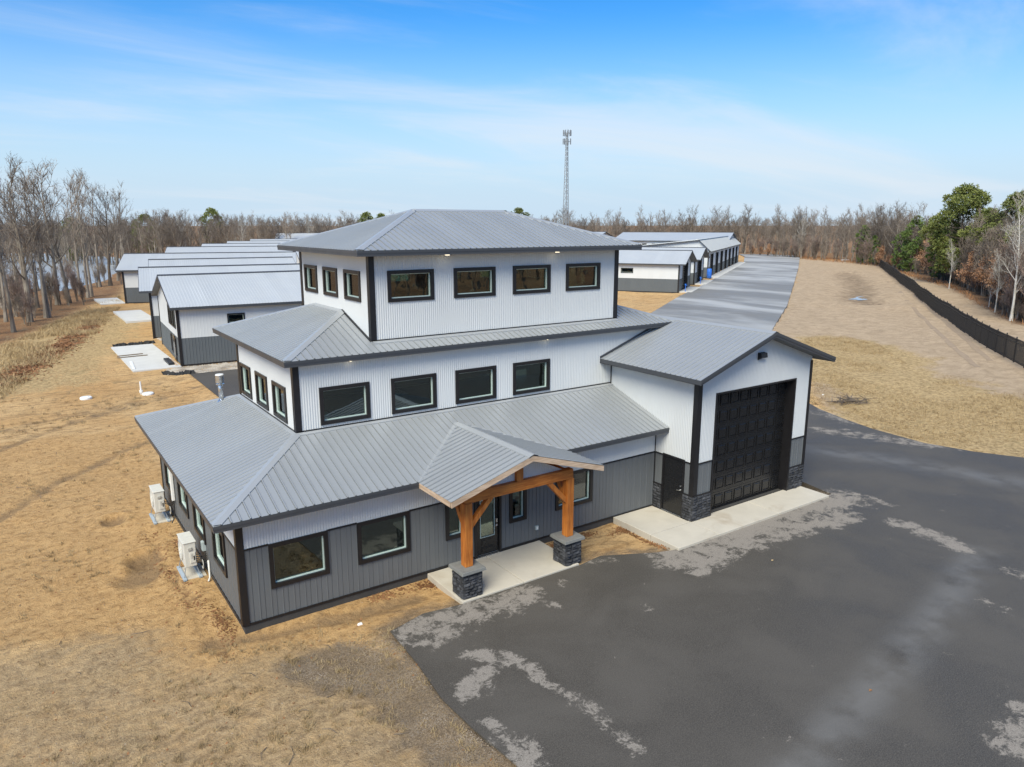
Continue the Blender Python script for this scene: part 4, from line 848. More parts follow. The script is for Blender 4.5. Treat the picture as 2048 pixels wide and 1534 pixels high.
# ---- porch: stone piers, posts, beam, braces, gabled roof
PX, PY = (5.75, 9.38), -1.72
porch = tag(empty('entrance_porch', (7.55, -1.7, 0.2)), 'orange-stained timber entrance porch on black stone piers with grey gable roof', 'porch')
def pb(name, mb, mat, parent=None, bevel=0.0):
    o = mb.build(name, mat, parent if parent is not None else porch, bevel=bevel)
    if parent is None: o.location = (-7.55, 1.7, -0.2)
    return o
for k, x in enumerate(PX):
    core = pb('stone_pier', MB().box(x - .27, x + .27, PY - .27, PY + .27, .201, .95), 'base')
    for (O, U, Nn) in (((x - .30, PY - .27, 0), (1, 0, 0), (0, -1, 0)), ((x - .27, PY + .30, 0), (0, -1, 0), (-1, 0, 0)), ((x + .27, PY - .30, 0), (0, 1, 0), (1, 0, 0)), ((x + .30, PY + .27, 0), (-1, 0, 0), (0, 1, 0))):
        stones(core, O, U, Nn, .60, .205, .95, .093, seed=10 + k)
    pb('pier_cap', MB().hexa([(x - .40, PY - .40, .951), (x + .40, PY - .40, .951), (x + .40, PY + .40, .951), (x - .40, PY + .40, .951), (x - .38, PY - .38, 1.045), (x + .38, PY - .38, 1.045), (x + .38, PY + .38, 1.045), (x - .38, PY + .38, 1.045)]), 'stonecap', bevel=.015)
    pb('post', MB().box(x - .125, x + .125, PY - .125, PY + .125, 1.046, 2.92), 'cedar', bevel=.01)
    s = 1 if k == 0 else -1
    pb('brace', MB().beam((x + s * .10, PY, 2.20), (x + s * .80, PY, 2.95), .14, .16, up=(0, 1, 0)), 'cedar', bevel=.008)
    pb('brace', MB().beam((x, PY + .10, 2.24), (x, PY + .62, 2.95), .14, .16, up=(1, 0, 0)), 'cedar', bevel=.008)
    pb('plate_beam', MB().box(x - .10, x + .10, PY + .13, -.01, 2.93, 3.13), 'cedarh', bevel=.008)
pb('tie_beam', MB().box(PX[0] - .10, PX[1] + .10, PY - .11, PY + .11, 2.922, 3.22), 'cedarh', bevel=.01)
pkx, pz, pe, phw, pyf, pyb = 7.515, 4.16, 3.36, 2.66, -2.45, 1.69; mp_ = (pz - pe) / phw
pb('king_post', MB().box(pkx - .11, pkx + .11, PY - .10, PY + .10, 3.221, pz - .2), 'cedar', bevel=.008)
proof = MB()
for sx in (-1, 1):
    xe = pkx + sx * phw; t = .13
    q = [(xe, pyf + .05, pe - t), (pkx, pyf + .05, pz - t), (pkx, pyb, pz - t), (xe, -.66, pe - t), (xe, pyf + .05, pe - t + .015), (pkx, pyf + .05, pz - t + .015), (pkx, pyb, pz - t + .015), (xe, -.66, pe - t + .015)]
    proof.hexa(q)
proof = pb('porch_roof', proof, 'rawwood')
sl = -0.65 - pyf; sb = pyb - pyf
slope(proof, (pkx - phw, pyf, pe), (0, 1, 0), (1, 0, 0), [[(0, 0), (sl, 0), (sb, phw), (0, phw)]], mp_); slope(proof, (pkx + phw, pyf, pe), (0, 1, 0), (-1, 0, 0), [[(0, 0), (sl, 0), (sb, phw), (0, phw)]], mp_)
cap_strip((pkx, pyf - .03, pz), (pkx, pyb, pz), [(-0.16, 0, -0.16 * mp_), (0.16, 0, -0.16 * mp_)], parent=proof)
for sx in (-1, 1):
    xe = pkx + sx * (phw - .02); b = MB(); P = lambda x, z, d: (x, pyf + d, z)
    b.hexa([P(xe, pe - .17, 0), P(pkx, pz - .17, 0), P(pkx, pz - .17, .045), P(xe, pe - .17, .045), P(xe, pe - .012, 0), P(pkx, pz - .012, 0), P(pkx, pz - .012, .045), P(xe, pe - .012, .045)])
    b.build('barge_board', 'rawwood', proof)
    MB().box(*(sorted((xe, xe + sx * .025))), pyf + .05, -.66, pe - .15, pe - .005).build('eave_board', 'rawwood', proof)
    cap_strip((pkx + sx * phw, -.65, pe + .01), (pkx, pyb, pz + .01), [(sx * -.12, -.0, -.02), (sx * .10, .06, .0)], parent=proof, name='valley_flashing', up=.02, lip=.02)
gi = panels('gable_panel', proof, 'white', (pkx - 2.2, PY + .05, 0), (1, 0, 0), Z, (0, -1, 0), [[(0.55, 3.22), (2.2, 3.22), (2.2, pz - .15)], [(2.2, 3.22), (3.85, 3.22), (2.2, pz - .15)]], CORR, PW)

# ---- outdoor heat pumps on stands, against the left wall
def heat_pump(y, label, lines):
    t = tag(empty('heat_pump', (-0.46, y, 0.0)), label, 'heat pump', None)
    c = MB().box(-.17, .17, -.43, .43, .40, 1.16).build('casing', 'cream', t, bevel=.02)
    MB().box(-.19, .19, -.45, .45, 1.161, 1.19).build('lid', 'cream', t, bevel=.012)
    for k in range(3): MB().box(-.15, .15, -.30 + k * .25, -.22 + k * .25, 1.191, 1.197).build('lid_rib', 'cream', t)
    MB().tube([(-.172, .08, .78), (-.180, .08, .78)], .30, 28).build('fan_recess', 'creamdk', t)
    g = MB()
    for r in (.08, .15, .22, .29): g.tube([(-.185, .08 + r * math.cos(a), .78 + r * math.sin(a)) for a in np.linspace(0, 2 * math.pi, 25)], .006, 5, False)
    for a in np.linspace(0, math.pi, 7)[:-1]: g.tube([(-.188, .08 - .29 * math.cos(a), .78 - .29 * math.sin(a)), (-.188, .08 + .29 * math.cos(a), .78 + .29 * math.sin(a))], .005, 4, False)
    g.build('fan_grille', 'cream', t)
    sp = MB().box(-.02, .14, -.455, -.431, .52, .86).build('service_panel', 'cream', t, bevel=.008); MB().box(.02, .07, -.4575, -.4555, .66, .80).build('rating_label', 'creamdk', sp); MB().box(.08, .12, -.4575, -.4555, .60, .74).build('rating_label', 'rubber', sp)
    MB().box(-.06, .05, -.47, -.431, .93, 1.02).build('terminal_cover', 'creamdk', t, bevel=.008)
    for s in (-.36, .36):
        for x in (-.15, .15): MB().tube([(x * 1.5, s * 1.15, .08), (x, s, .40)], .012, 6).build('stand_leg', 'tower', t)
    MB().box(-.27, -.17, -.55, .55, .035, .085).build('stand_foot', 'bluegrey', t); MB().box(.17, .27, -.55, .55, .035, .085).build('stand_foot', 'bluegrey', t)
    MB().box(-.16, .40, -.48, .50, -.1, .05).build('base_pad', 'concrete', t, bevel=.01)
    for k in range(lines):
        z = .78 - k * .07; MB().tube([(.15, -.44, z), (.24, -.54, z - .02), (.34, -.56, z - .10), (.43, -.52, z - .02)], .016, 7).build('refrigerant_line', 'rubber', t, smooth=True)
    MB().tube([(.30, -.44 + .12 * math.cos(a) - .1, .45 + .14 * math.sin(a)) for a in np.linspace(0, 5.6, 20)], .014, 7).build('cable_loop', 'creamdk', t, smooth=True)
    return t
heat_pump(4.46, 'cream heat pump with three black hoses beside small grey junction box', 4); heat_pump(9.62, 'cream heat pump beside the tall white wall conduit', 2)
b = tag(MB().box(-.11, -.002, 4.02, 4.18, .80, 1.10).build('junction_box', 'boxgrey', bevel=.01), 'small grey electrical junction box on the grey side wall', 'box')
MB().box(-.125, -.111, 4.03, 4.17, .83, 1.08).build('cover', 'boxgrey', b)
d = tag(MB().tube([(-.05, 3.62, .66), (-.05, 3.60, .12), (-.12, 3.5, .05)], .028, 8).build('condensate_pipe', 'cream', smooth=True), 'thin cream pipe running down to the ground beside heat pump', 'pipe')
d = tag(MB().box(-.12, -.015, 8.70, 8.84, .9, 3.1).build('line_cover', 'whiteplastic', bevel=.02), 'tall white line-set cover on the grey side wall under eave', 'conduit'); MB().tube([(-.06, 8.77, .9), (-.07, 8.78, .3), (-.2, 8.7, .1)], .022, 8).build('pipe_end', 'rubber', d)
# flue on the rear of the lower roof
fl = tag(empty('metal_flue', (1.9, 9.05, 4.15)), 'shiny galvanised flue pipe with round cap on the lower roof', 'flue'); fl.scale = (.72, .72, .95)
MB().tube([(0, 0, -.1), (0, 0, .03), (0, 0, .12)], [.26, .24, .13], 18).build('flashing_cone', 'steel', fl, True); MB().cyl(0, 0, .1, .86, .115, 18).build('pipe', 'steel', fl, True)
c = MB(); c.cyl(0, 0, .70, .73, .20, 18); c.build('collar', 'steel', fl); MB().cyl(0, 0, .78, 1.07, .20, 20).build('cap_band', 'steel', fl); MB().tube([(0, 0, 1.071), (0, 0, 1.10)], [.21, .19], 20).build('cap_top', 'whiteplastic', fl)
# tables and chairs seen through the middle windows
def table(x, y, lab):
    t = tag(empty('dining_table', (x, y, 3.74)), lab, 'table')
    MB().box(-.6, .6, -.38, .38, .72, .75).build('table_top', 'tablewhite', t); MB().cyl(0, 0, .02, .72, .04, 10).build('pedestal', 'trim', t); MB().cyl(0, 0, 0, .02, .3, 16).build('base', 'trim', t)
def chair(x, y, rz, lab):
    t = tag(empty('dining_chair', (x, y, 3.74), rz), lab, 'chair', 'chairs at the indoor tables')
    MB().box(-.2, .2, -.2, .2, .43, .47).build('seat', 'trim', t); MB().box(-.2, .2, .18, .21, .62, .92).build('backrest', 'trim', t)
    for a in (-.18, .18):
        for b in (-.18, .18): MB().box(a - .015, a + .015, b - .015, b + .015, 0, .43 if b < 0 else .9).build('leg', 'trim', t)
table(6.3, 3.7, 'white table inside the second tier, close to the second window'); table(6.9, 5.6, 'white table inside the second tier, deeper in the room'); table(3.5, 4.0, 'white table inside the second tier corner behind first window')
for x, y, a, l in ((5.9, 4.35, 0, 'black chair at the indoor table close to the second window'), (6.7, 4.35, 0, 'black chair at the indoor table close to the second window'), (6.6, 6.25, 0, 'black chair at the indoor table deeper in the room'), (7.2, 6.25, 0, 'black chair at the indoor table deeper in the room'), (3.9, 4.7, 0, 'black chair behind the indoor corner table, back to the room'), (4.3, 3.9, 1.57, 'black chair at the end of the indoor corner table')): chair(x, y, a, l)

# ================================================================== STORAGE SHEDS
def shed(loc, rz, L, W, label, eave=4.33, rise=0.305, split=False, gdoor=None, gwins=(), sidewins=(), side='near', ovg=0.45, group=None, sidedoors=(), roofmat='roof_far', hR=None, pk=None):
    hR = W / 2 if hR is None else hR; pk = eave + ft + rise * (hR + .5) if pk is None else pk; rn = (pk - eave - ft) / (hR + .5); rf = (pk - eave - ft) / (W - hR + .5)
    t = tag(empty('storage_shed', (loc[0], loc[1], 0.0), rz), label, 'shed', group); zwl = 2.13; ove = 0.5; zt = eave + ft; hW = W / 2
    def sheet(nm, mat, *a, **k):
        if split: return panels(nm, t, mat, *a, PW * 1.0, **k)
        return panels(nm, t, mat, *a, None, joined=True, **k)
    walls = [((0, 0, 0), FR, L), ((L, W, 0), BK, L)]
    for i, (O, UN, Ln) in enumerate(walls):
        hs_ = [hole(w) for w in sidewins] if (i == 0) == (side == 'near') else []
        hs_ = list(hs_) + ([(a, b, -1, h) for (a, b, h) in sidedoors] if (i == 0) == (side == 'near') else [])
        sheet('siding_panel', 'white', O, UN[0], Z, UN[1], [rect(0, Ln, zwl, eave + .12)], SHEDW, holes=hs_); sheet('siding_panel', 'grayfar', O, UN[0], Z, UN[1], [rect(0, Ln, .12, zwl)], SHED, holes=hs_)
        if (i == 0) == (side == 'near'):
            for w in sidewins: window(t, O, *UN, *w, tw=.10, proud=.06)
            for (a, b, h) in sidedoors:
                d = MB(); n = 6
                for k in range(n): d.obox(V3(*O), UN[0], Z, UN[1], a, b, .1 + (h - .1) * k / n + .012, .1 + (h - .1) * (k + 1) / n - .012, -.30, -.25)
                d.obox(V3(*O), UN[0], Z, UN[1], a, b, .1, h, -.33, -.29); d.build('roller_door', 'doorblk', t)
                j = MB(); j.obox(V3(*O), UN[0], Z, UN[1], a - .08, a, .0, h + .08, -.3, .05); j.obox(V3(*O), UN[0], Z, UN[1], b, b + .08, 0, h + .08, -.3, .05); j.obox(V3(*O), UN[0], Z, UN[1], a, b, h, h + .08, -.3, .05); j.build('door_jamb', 'trim', t)
    for gi, (O, UN) in enumerate((((0, W, 0), LF), ((L, 0, 0), RT))):
        hs_ = []
        if gi == 0: hs_ = [hole(w) for w in gwins] + ([(gdoor[0], gdoor[1], -1, gdoor[2])] if gdoor else [])
        pu = W - hR if gi == 0 else hR; ra, rb = (rf, rn) if gi == 0 else (rn, rf); gp0, gp1, gpk = eave + .08 + ra * ove, eave + .08 + rb * ove, pk - ft + .08
        up = [[(0, zwl), (pu, zwl), (pu, gpk), (0, gp0)], [(pu, zwl), (W, zwl), (W, gp1), (pu, gpk)]]
        sheet('siding_panel', 'white', O, UN[0], Z, UN[1], up, SHEDW, holes=hs_); sheet('siding_panel', 'grayfar', O, UN[0], Z, UN[1], [rect(0, pu, .12, zwl), rect(pu, W, .12, zwl)], SHED, holes=hs_)
        if gi == 0:
            for w in gwins: window(t, O, *UN, *w, tw=.10, proud=.06)
            if gdoor:
                d = MB(); a, b, h = gdoor; n = 7
                for k in range(n): d.obox(V3(*O), UN[0], Z, UN[1], a, b, .1 + (h - .1) * k / n + .014, .1 + (h - .1) * (k + 1) / n - .014, -.42, -.36)
                d.obox(V3(*O), UN[0], Z, UN[1], a, b, .1, h, -.45, -.41); d.build('roller_door', 'doorblk', t)
                j = MB(); j.obox(V3(*O), UN[0], Z, UN[1], a - .1, a, 0, h + .1, -.45, .05); j.obox(V3(*O), UN[0], Z, UN[1], b, b + .1, 0, h + .1, -.45, .05); j.obox(V3(*O), UN[0], Z, UN[1], a, b, h, h + .1, -.45, .05); j.build('door_jamb', 'trim', t)
    for (x, y, sx, sy) in ((0, 0, -1, -1), (L, 0, 1, -1), (0, W, -1, 1), (L, W, 1, 1)):
        mb = MB(); d_, w_ = .05, .16
        xa, xb = sorted((x + sx * d_, x - sx * w_)); ya, yb_ = sorted((y + sy * d_, y + sy * .001)); mb.box(xa, xb, ya, yb_, 0, eave)
        xa, xb = sorted((x + sx * d_, x + sx * .001)); ya, yb_ = sorted((y, y - sy * w_)); mb.box(xa, xb, ya, yb_, 0, eave); mb.build('corner_trim', 'trim', t)
    MB().box(.06, L - .06, .06, W - .06, -.5, .11).build('foundation', 'base', t)
    rl = L + 2 * ovg; pkz = pk; hW = hR
    und = MB()
    for ya in (-ove, W + ove):
        q = [(-ovg, ya, eave), (L + ovg, ya, eave), (L + ovg, hW, pkz - ft), (-ovg, hW, pkz - ft)]; und.hexa([*q, *[(a, b, c + .012) for a, b, c in q]])
    ro = und.build('roof', 'soffit', t)
    for O, U, D, rs, dep in (((-ovg, -ove, zt), (1, 0, 0), (0, 1, 0), rn, hR + ove), ((L + ovg, W + ove, zt), (-1, 0, 0), (0, -1, 0), rf, W - hR + ove)):
        Vv = V3(*D) + Z * rs; Nn = np.cross(V3(*U), Vv); Nn /= np.linalg.norm(Nn)
        if split: panels('roof_panel', ro, roofmat, O, U, Vv, Nn, [rect(0, rl, 0, dep)], SHED, PW, lift=.004)
        else: panels('roof_sheet', ro, roofmat, O, U, Vv, Nn, [rect(0, rl, 0, dep)], SHED, None, lift=.004, joined=True)
    c_ = MB(); c_.hexa([(-ovg - .02, hW - .20, pkz - .20 * rn + .03), (L + ovg + .02, hW - .20, pkz - .20 * rn + .03), (L + ovg + .02, hW + .20, pkz - .20 * rf + .03), (-ovg - .02, hW + .20, pkz - .20 * rf + .03),
        (-ovg - .02, hW - .05, pkz + .07), (L + ovg + .02, hW - .05, pkz + .07), (L + ovg + .02, hW + .05, pkz + .07), (-ovg - .02, hW + .05, pkz + .07)]); c_.build('ridge_cap', 'fascia', ro)
    f_ = MB(); f_.box(-ovg, L + ovg, -ove - .03, -ove, eave - .02, zt - .005); f_.box(-ovg, L + ovg, W + ove, W + ove + .03, eave - .02, zt - .005)
    for x in (-ovg - .03, L + ovg):
        for ya in (-ove, W + ove):
            f_.hexa([(x, ya, eave), (x + .03, ya, eave), (x + .03, hW, pkz - ft), (x, hW, pkz - ft), (x, ya, zt + .02), (x + .03, ya, zt + .02), (x + .03, hW, pkz + .02), (x, hW, pkz + .02)])
    f_.build('fascia', 'fascia', ro); return t
gw1 = [(7.0, 8.1, 2.75, 4.3), (8.5, 9.6, 2.75, 4.3), (10.0, 11.1, 2.75, 4.3), (7.3, 8.1, .5, 2.0), (9.9, 10.7, .5, 2.0)]
s1 = shed((6.1, 40.57), R(-3.4), 20, 12.1, 'white and grey shed beside the gravel strip, gable windows over its patio', split=True, gwins=gw1, sidewins=[(3.55, 4.85, 3.0, 3.8), (13, 14.3, 3.0, 3.8)])
# patio door in the gable of the first shed
d1 = MB(); d1.box(-.09, -.051, 1.95, 2.95, .12, 2.1); d1.build('patio_door', 'doorblk', s1)
shed((6.75, 56.9), R(-9), 19.5, 11.2, 'white and grey shed just behind the shed with gable windows', split=True, ovg=.8)
shed((9.5, 71.4), R(-9), 15.5, 12, 'white and grey shed with bare concrete patio, third of the long row', split=True)
shed((9.0, 93.6), R(-18), 22, 12, 'white and grey shed nearest the leafless trees, set askew to the row', split=True, ovg=.7)
grp = 'sheds stepping away behind the office'
for (x, y, a, l, lb) in ((19.8, 125.3, -18, 24, 'pale shed roof directly behind the askew shed'), (30.6, 147.7, -19, 26, 'pale shed roof second behind the askew shed'), (41.6, 171.7, -20, 28, 'pale shed roof third behind the askew shed'), (54, 196.4, -20, 30, 'pale shed roof fourth behind the askew shed, next to the longest far shed')): shed((x, y), R(a), l, 12, lb, group=grp)
shed((74, 238), R(-21), 40, 14, 'long far shed standing in front of the wood behind other roofs', eave=5.2, sidedoors=[(2 + 4.5 * k, 4.5 + 4.5 * k, 4.2) for k in range(6)])
shed((35, 82), 0, 20, 12, 'white shed across the lane with a black gable door', gdoor=(4.2, 8, 4.0)); shed((38, 106), R(-11), 20, 12, 'white shed across the lane behind the one with black gable door')
AR = R(33.5); U2, W2 = V3(math.cos(AR), math.sin(AR), 0), V3(math.sin(AR), -math.cos(AR), 0)
def rshed(Np, label, W=11.5, L=26, **k):
    o = V3(Np[0], Np[1], 0) + U2 * W
    return shed(o, math.atan2(-W2[1], -W2[0]), L, W, label, side='far', ovg=1.0, **k)
rshed((82.75, 61.77), 'white and grey shed fronting the wide lane, two small side windows', split=True, gdoor=(3.2, 8.4, 4.35), sidewins=[(26 - 9.3, 26 - 7.3, 2.95, 3.75), (26 - 18, 26 - 16, 2.95, 3.75)][::1])
rshed((96.74, 71.08), 'white and grey shed fronting the lane between small-windowed shed and long garages', gdoor=(3.2, 8.4, 4.35))
# long row of garages facing the lane: ridge runs along the lane
LG = 66
shed(V3(112.4, 81.5, 0), AR, LG, 22, 'long garage block with seven tall black doors facing the lane', eave=5.1, hR=2.0, pk=7.55, sidedoors=[(3.0 + 9.0 * k, 7.6 + 9.0 * k, 4.6) for k in range(7)], roofmat='roof')
bg = V3(112.4, 81.5, 0) + U2 * 72 - W2 * 1.5
shed(bg, math.atan2(-W2[1], -W2[0]), 30, 24, 'big low-pitched hall behind the long garage block', eave=6.2, rise=.165, side='far', sidewins=[(30 - 17 - 2.6 * k, 30 - 15.8 - 2.6 * k, 4.6, 5.6) for k in range(4)])
shed(bg - W2 * 38 + U2 * 8, math.atan2(-W2[1], -W2[0]), 60, 24, 'far hall roof beyond the big low-pitched hall', eave=6.2, rise=.165)
# concrete strip before the long garages and before the two gables
def strip(name, a0, a1, w0, w1, n, z=.13):
    root = kind(empty(name), 'structure'); B0 = V3(82.75, 61.77, 0)
    for k in range(n):
        p, q = a0 + (a1 - a0) * k / n + .01, a0 + (a1 - a0) * (k + 1) / n - .01
        c = [B0 + U2 * p + W2 * w0, B0 + U2 * q + W2 * w0, B0 + U2 * q + W2 * w1, B0 + U2 * p + W2 * w1]
        MB().hexa([(*x[:2], -.3) for x in c][::-1] + [(*x[:2], z) for x in c][::-1]).build('slab_bay', 'concretefar', root)
strip('garage_strip_pavement', 35.6, 102, .02, 2.0, 12, .19); strip('shed_front_pavement', .6, 11, .02, 2.0, 2, .19); strip('shed_front_pavement', 17.4, 28, .02, 2.0, 2, .19)
def hydrant(p, label):
    t = tag(empty('yard_hydrant', (p[0], p[1], 0.05)), label, 'hydrant'); MB().cyl(0, 0, 0, 1.1, .05, 10).build('riser', 'blue', t); MB().cyl(0, 0, 1.1, 1.35, .13, 10).build('head', 'blue', t)
    MB().tube([(0, 0, 1.2), (.25, 0, 1.15), (.28, 0, 1.0)], .05, 8).build('spout', 'blue', t)
B0 = V3(82.75, 61.77, 0)
hydrant(B0 + U2 * 1.0 + W2 * .9, 'blue hydrant at the corner of small-windowed shed by the lane'); hydrant(B0 + U2 * 18.0 + W2 * .9, 'blue hydrant at the middle gable beside the lane')
bp_ = B0 + U2 * 34.2 + W2 * .4; bt = tag(empty('barrel', (bp_[0], bp_[1], .08)), 'tall blue plastic barrel before the long garage block', 'barrel')
MB().tube([(0, 0, 0), (0, 0, .15), (0, 0, .9), (0, 0, 1.75), (0, 0, 1.85)], [.40, .46, .48, .46, .40], 18).build('drum', 'blue', bt, True); MB().cyl(0, 0, 1.851, 1.90, .42, 18).build('lid', 'blue', bt)
for z in (.55, 1.25): MB().tube([(.485 * math.cos(a), .485 * math.sin(a), z) for a in np.linspace(0, 2 * math.pi, 21)], .02, 6, False).build('hoop', 'blue', bt)

# ================================================================== FENCE
fp = [gp(u, v)[:2] for u, v in [(1757, 531), (1775, 548), (1800, 570), (1850, 609), (1900, 645), (1960, 690), (2046, 738), (2130, 782), (2230, 830)]]
fence = tag(empty('steel_fence', (fp[0][0], fp[0][1], 0)), 'long black steel picket fence running along the bare field', 'fence'); f0 = V3(fp[0][0], fp[0][1], 0)
seg = []; tot = 0
for a, b in zip(fp, fp[1:]): seg.append((tot, tot + np.linalg.norm(b - a), a, b)); tot = seg[-1][1]
def along(s):
    for (p, q, a, b) in seg:
        if s <= q + 1e-6: return a + (b - a) * ((s - p) / (q - p))
    return seg[-1][3]
FS = 2.44; nF = int(tot // FS); fh = 1.85
pmb = MB(); pmb.box(-.04, .04, -.04, .04, -.3, fh + .08); pmb.hexa([(-.05, -.05, fh + .08), (.05, -.05, fh + .08), (.05, .05, fh + .08), (-.05, .05, fh + .08), (-.01, -.01, fh + .14), (.01, -.01, fh + .14), (.01, .01, fh + .14), (-.01, .01, fh + .14)])
post0 = pmb.build('post', 'fence', fence); pan = MB()
for z in (.18, fh - .32, fh - .04): pan.box(.04, FS - .04, -.022, .022, z - .022, z + .022)
for k in range(21): x = .09 + k * (FS - .18) / 20; pan.box(x - .012, x + .012, -.012, .012, .06, fh)
pan0 = pan.build('picket_panel', 'fence', fence)
for k in range(nF):
    a, b = along(k * FS), along((k + 1) * FS); za, zb_ = terrain(np.array([a[0], b[0]]), np.array([a[1], b[1]])); ang = math.atan2(b[1] - a[1], b[0] - a[0])
    po_ = post0 if k == 0 else link_mesh('post', post0.data, fence); pa = pan0 if k == 0 else link_mesh('picket_panel', pan0.data, fence)
    for o in (po_, pa): o.location = (a[0] - f0[0], a[1] - f0[1], min(za, zb_) + .02); o.rotation_euler = (0, 0, ang)

# ================================================================== CELL TOWER
td = (_f0 * math.cos(0) + 0); tdir = gp(1131, 480, 0) - CAM; tdir[2] = 0; tdir /= np.linalg.norm(tdir); tp = CAM + tdir * 265
tw = tag(empty('cell_tower', (tp[0], tp[1], 0), .5), 'tall grey lattice mobile phone mast with antennas rising above the wood', 'mast')
TH = 41.3; rad = lambda z: 1.45 * (1 - z / TH) + .38 * (z / TH); A3 = [R(90 + 120 * k) for k in range(3)]; leg = lambda k, z: (rad(z) * math.cos(A3[k % 3]), rad(z) * math.sin(A3[k % 3]), z)
for k in range(3): MB().tube([leg(k, 0), leg(k, TH)], [.15, .10], 6).build('leg', 'tower', tw)
nz = 22; zz = [TH * (1 - (1 - i / nz) ** 1.15) for i in range(nz + 1)]
for i in range(nz):
    for k in range(3):
        br = MB(); br.tube([leg(k, zz[i]), leg(k + 1, zz[i + 1])], .045, 4); br.build('brace', 'tower', tw); br = MB(); br.tube([leg(k + 1, zz[i]), leg(k, zz[i + 1])], .045, 4); br.build('brace', 'tower', tw)
MB().tube([(.2, .1, 2), (.12, .05, TH)], .14, 5).build('cable_run', 'antenna', tw)
for z, n in ((TH + .2, 9), (TH - 2.6, 7)):
    MB().tube([(1.15 * math.cos(a), 1.15 * math.sin(a), z) for a in np.linspace(0, 2 * math.pi, 13)], .06, 5, False).build('antenna_ring', 'tower', tw)
    for k in range(n):
        a = 2 * math.pi * k / n + z; x, y = 1.35 * math.cos(a), 1.35 * math.sin(a); MB().box(x - .16, x + .16, y - .1, y + .1, z - .95, z + .95).build('antenna', 'antenna', tw)
    for k in range(3): MB().tube([(0, 0, z), (1.15 * math.cos(A3[k]), 1.15 * math.sin(A3[k]), z)], .06, 5).build('antenna_arm', 'tower', tw)
MB().tube([(0, 0, TH), (0, 0, TH + 1.6)], .035, 5).build('lightning_rod', 'tower', tw)

# ================================================================== TREES
def branchy(seed, H, r0, n1, n2, n3, n4, start=0.3, spread=0.9, up=0.55, ln1=0.42, tw=0.022, lean=0.06, stems=1, wig=.05):
    r_ = random.Random(seed); tr, cr = MB(), MB(); rv = lambda a: r_.uniform(-a, a)
    def grow(p, d, L, n, wg, upc):
        pts = [p]; d = d / np.linalg.norm(d)
        for i in range(n):
            d = d + V3(rv(wg), rv(wg), rv(wg) + upc); d /= np.linalg.norm(d); pts.append(pts[-1] + d * L / n)
        return pts
    def at(pts, t):
        k = min(int(t * (len(pts) - 1)), len(pts) - 2); f = t * (len(pts) - 1) - k; return pts[k] * (1 - f) + pts[k + 1] * f, pts[k + 1] - pts[k]
    def side(d, ang):
        d = d / np.linalg.norm(d); a = np.cross(d, V3(rv(1), rv(1), rv(1))); a /= np.linalg.norm(a) + 1e-9; return d * math.cos(ang) + a * math.sin(ang)
    def blade(p, q, w):
        d = q - p; a = np.cross(d, V3(rv(1), rv(1), rv(1))); a *= w / (np.linalg.norm(a) + 1e-9); i = len(cr.v); cr.v += [tuple(p - a), tuple(p + a), tuple(q)]; cr.f.append((i, i + 1, i + 2))
    for s in range(stems):
        base = V3(rv(.25) * (stems > 1), rv(.25) * (stems > 1), -.3); Hs = H * r_.uniform(.85, 1) if stems > 1 else H
        tk = grow(base, V3(rv(lean) * (2.2 if stems > 1 else 1), rv(lean) * (2.2 if stems > 1 else 1), 1), Hs * .92, 9, wig, .03)
        rt = [r0 * (1 - .93 * (i / 9) ** .85) + .01 for i in range(10)]; rt[0] *= 1.35; tr.tube(tk, rt, 7, False)
        for i in range(n1):
            t = start + (1 - start) * ((i + r_.random()) / n1); p, d = at(tk, min(t, .985)); L1 = Hs * ln1 * (1.15 - .75 * t) * r_.uniform(.7, 1.2)
            b1 = grow(p, side(d, spread * r_.uniform(.7, 1.15)), L1, 5, .16, up * .30); rb = max(.02, r0 * .42 * (1.1 - .8 * t)); tr.tube(b1, [rb * (1 - .85 * k / 5) for k in range(6)], 4, False)
            for j in range(n2):
                p2, d2 = at(b1, r_.uniform(.25, 1)); b2 = grow(p2, side(d2, r_.uniform(.4, .9)), L1 * r_.uniform(.28, .5), 3, .2, up * .22); cr.tube(b2, [max(tw, rb * .32), tw * 1.05, tw * .8, tw * .4], 3, False)
                for k in range(n3):
                    p3, d3 = at(b2, r_.uniform(.15, 1)); q = p3 + side(d3, r_.uniform(.35, .85)) * L1 * r_.uniform(.14, .28) + V3(0, 0, up * .12); blade(p3, q, tw * .62)
                    for l in range(n4):
                        p4 = p3 + (q - p3) * r_.uniform(.2, .95); blade(p4, p4 + side(q - p3, r_.uniform(.4, .9)) * L1 * r_.uniform(.07, .15), tw * .5)
    return tr, cr
def tomesh(mb, name, mat):
    me = bpy.data.meshes.new(name); me.from_pydata(mb.v, [], mb.f); me.update(); me.materials.append(M[mat]); return me
def treeproto(kind_, seed, mats, **k):
    tr, cr = branchy(seed, **k); return (tomesh(tr, 'trunk', mats[0]), tomesh(cr, 'crown', mats[1]))
BARE = [treeproto('oak', 100 + k, ('barkdark', 'twigdark') if k % 2 else ('bark', 'twig'), H=15, r0=.27, n1=16, n2=7, n3=5, n4=3, start=.30, spread=.95, ln1=.40, tw=.026) for k in range(4)]
TALL = [treeproto('poplar', 200 + k, ('bark', 'twig'), H=16, r0=.20, n1=17, n2=5, n3=5, n4=3, start=.36, spread=.62, up=.8, ln1=.28, tw=.022, lean=.05) for k in range(4)]
BIRCH = [treeproto('birch', 300 + k, ('birch', 'birchtwig'), H=14, r0=.15, n1=22, n2=6, n3=5, n4=3, start=.22, spread=.75, up=.6, ln1=.26, tw=.022, lean=.08) for k in range(3)]
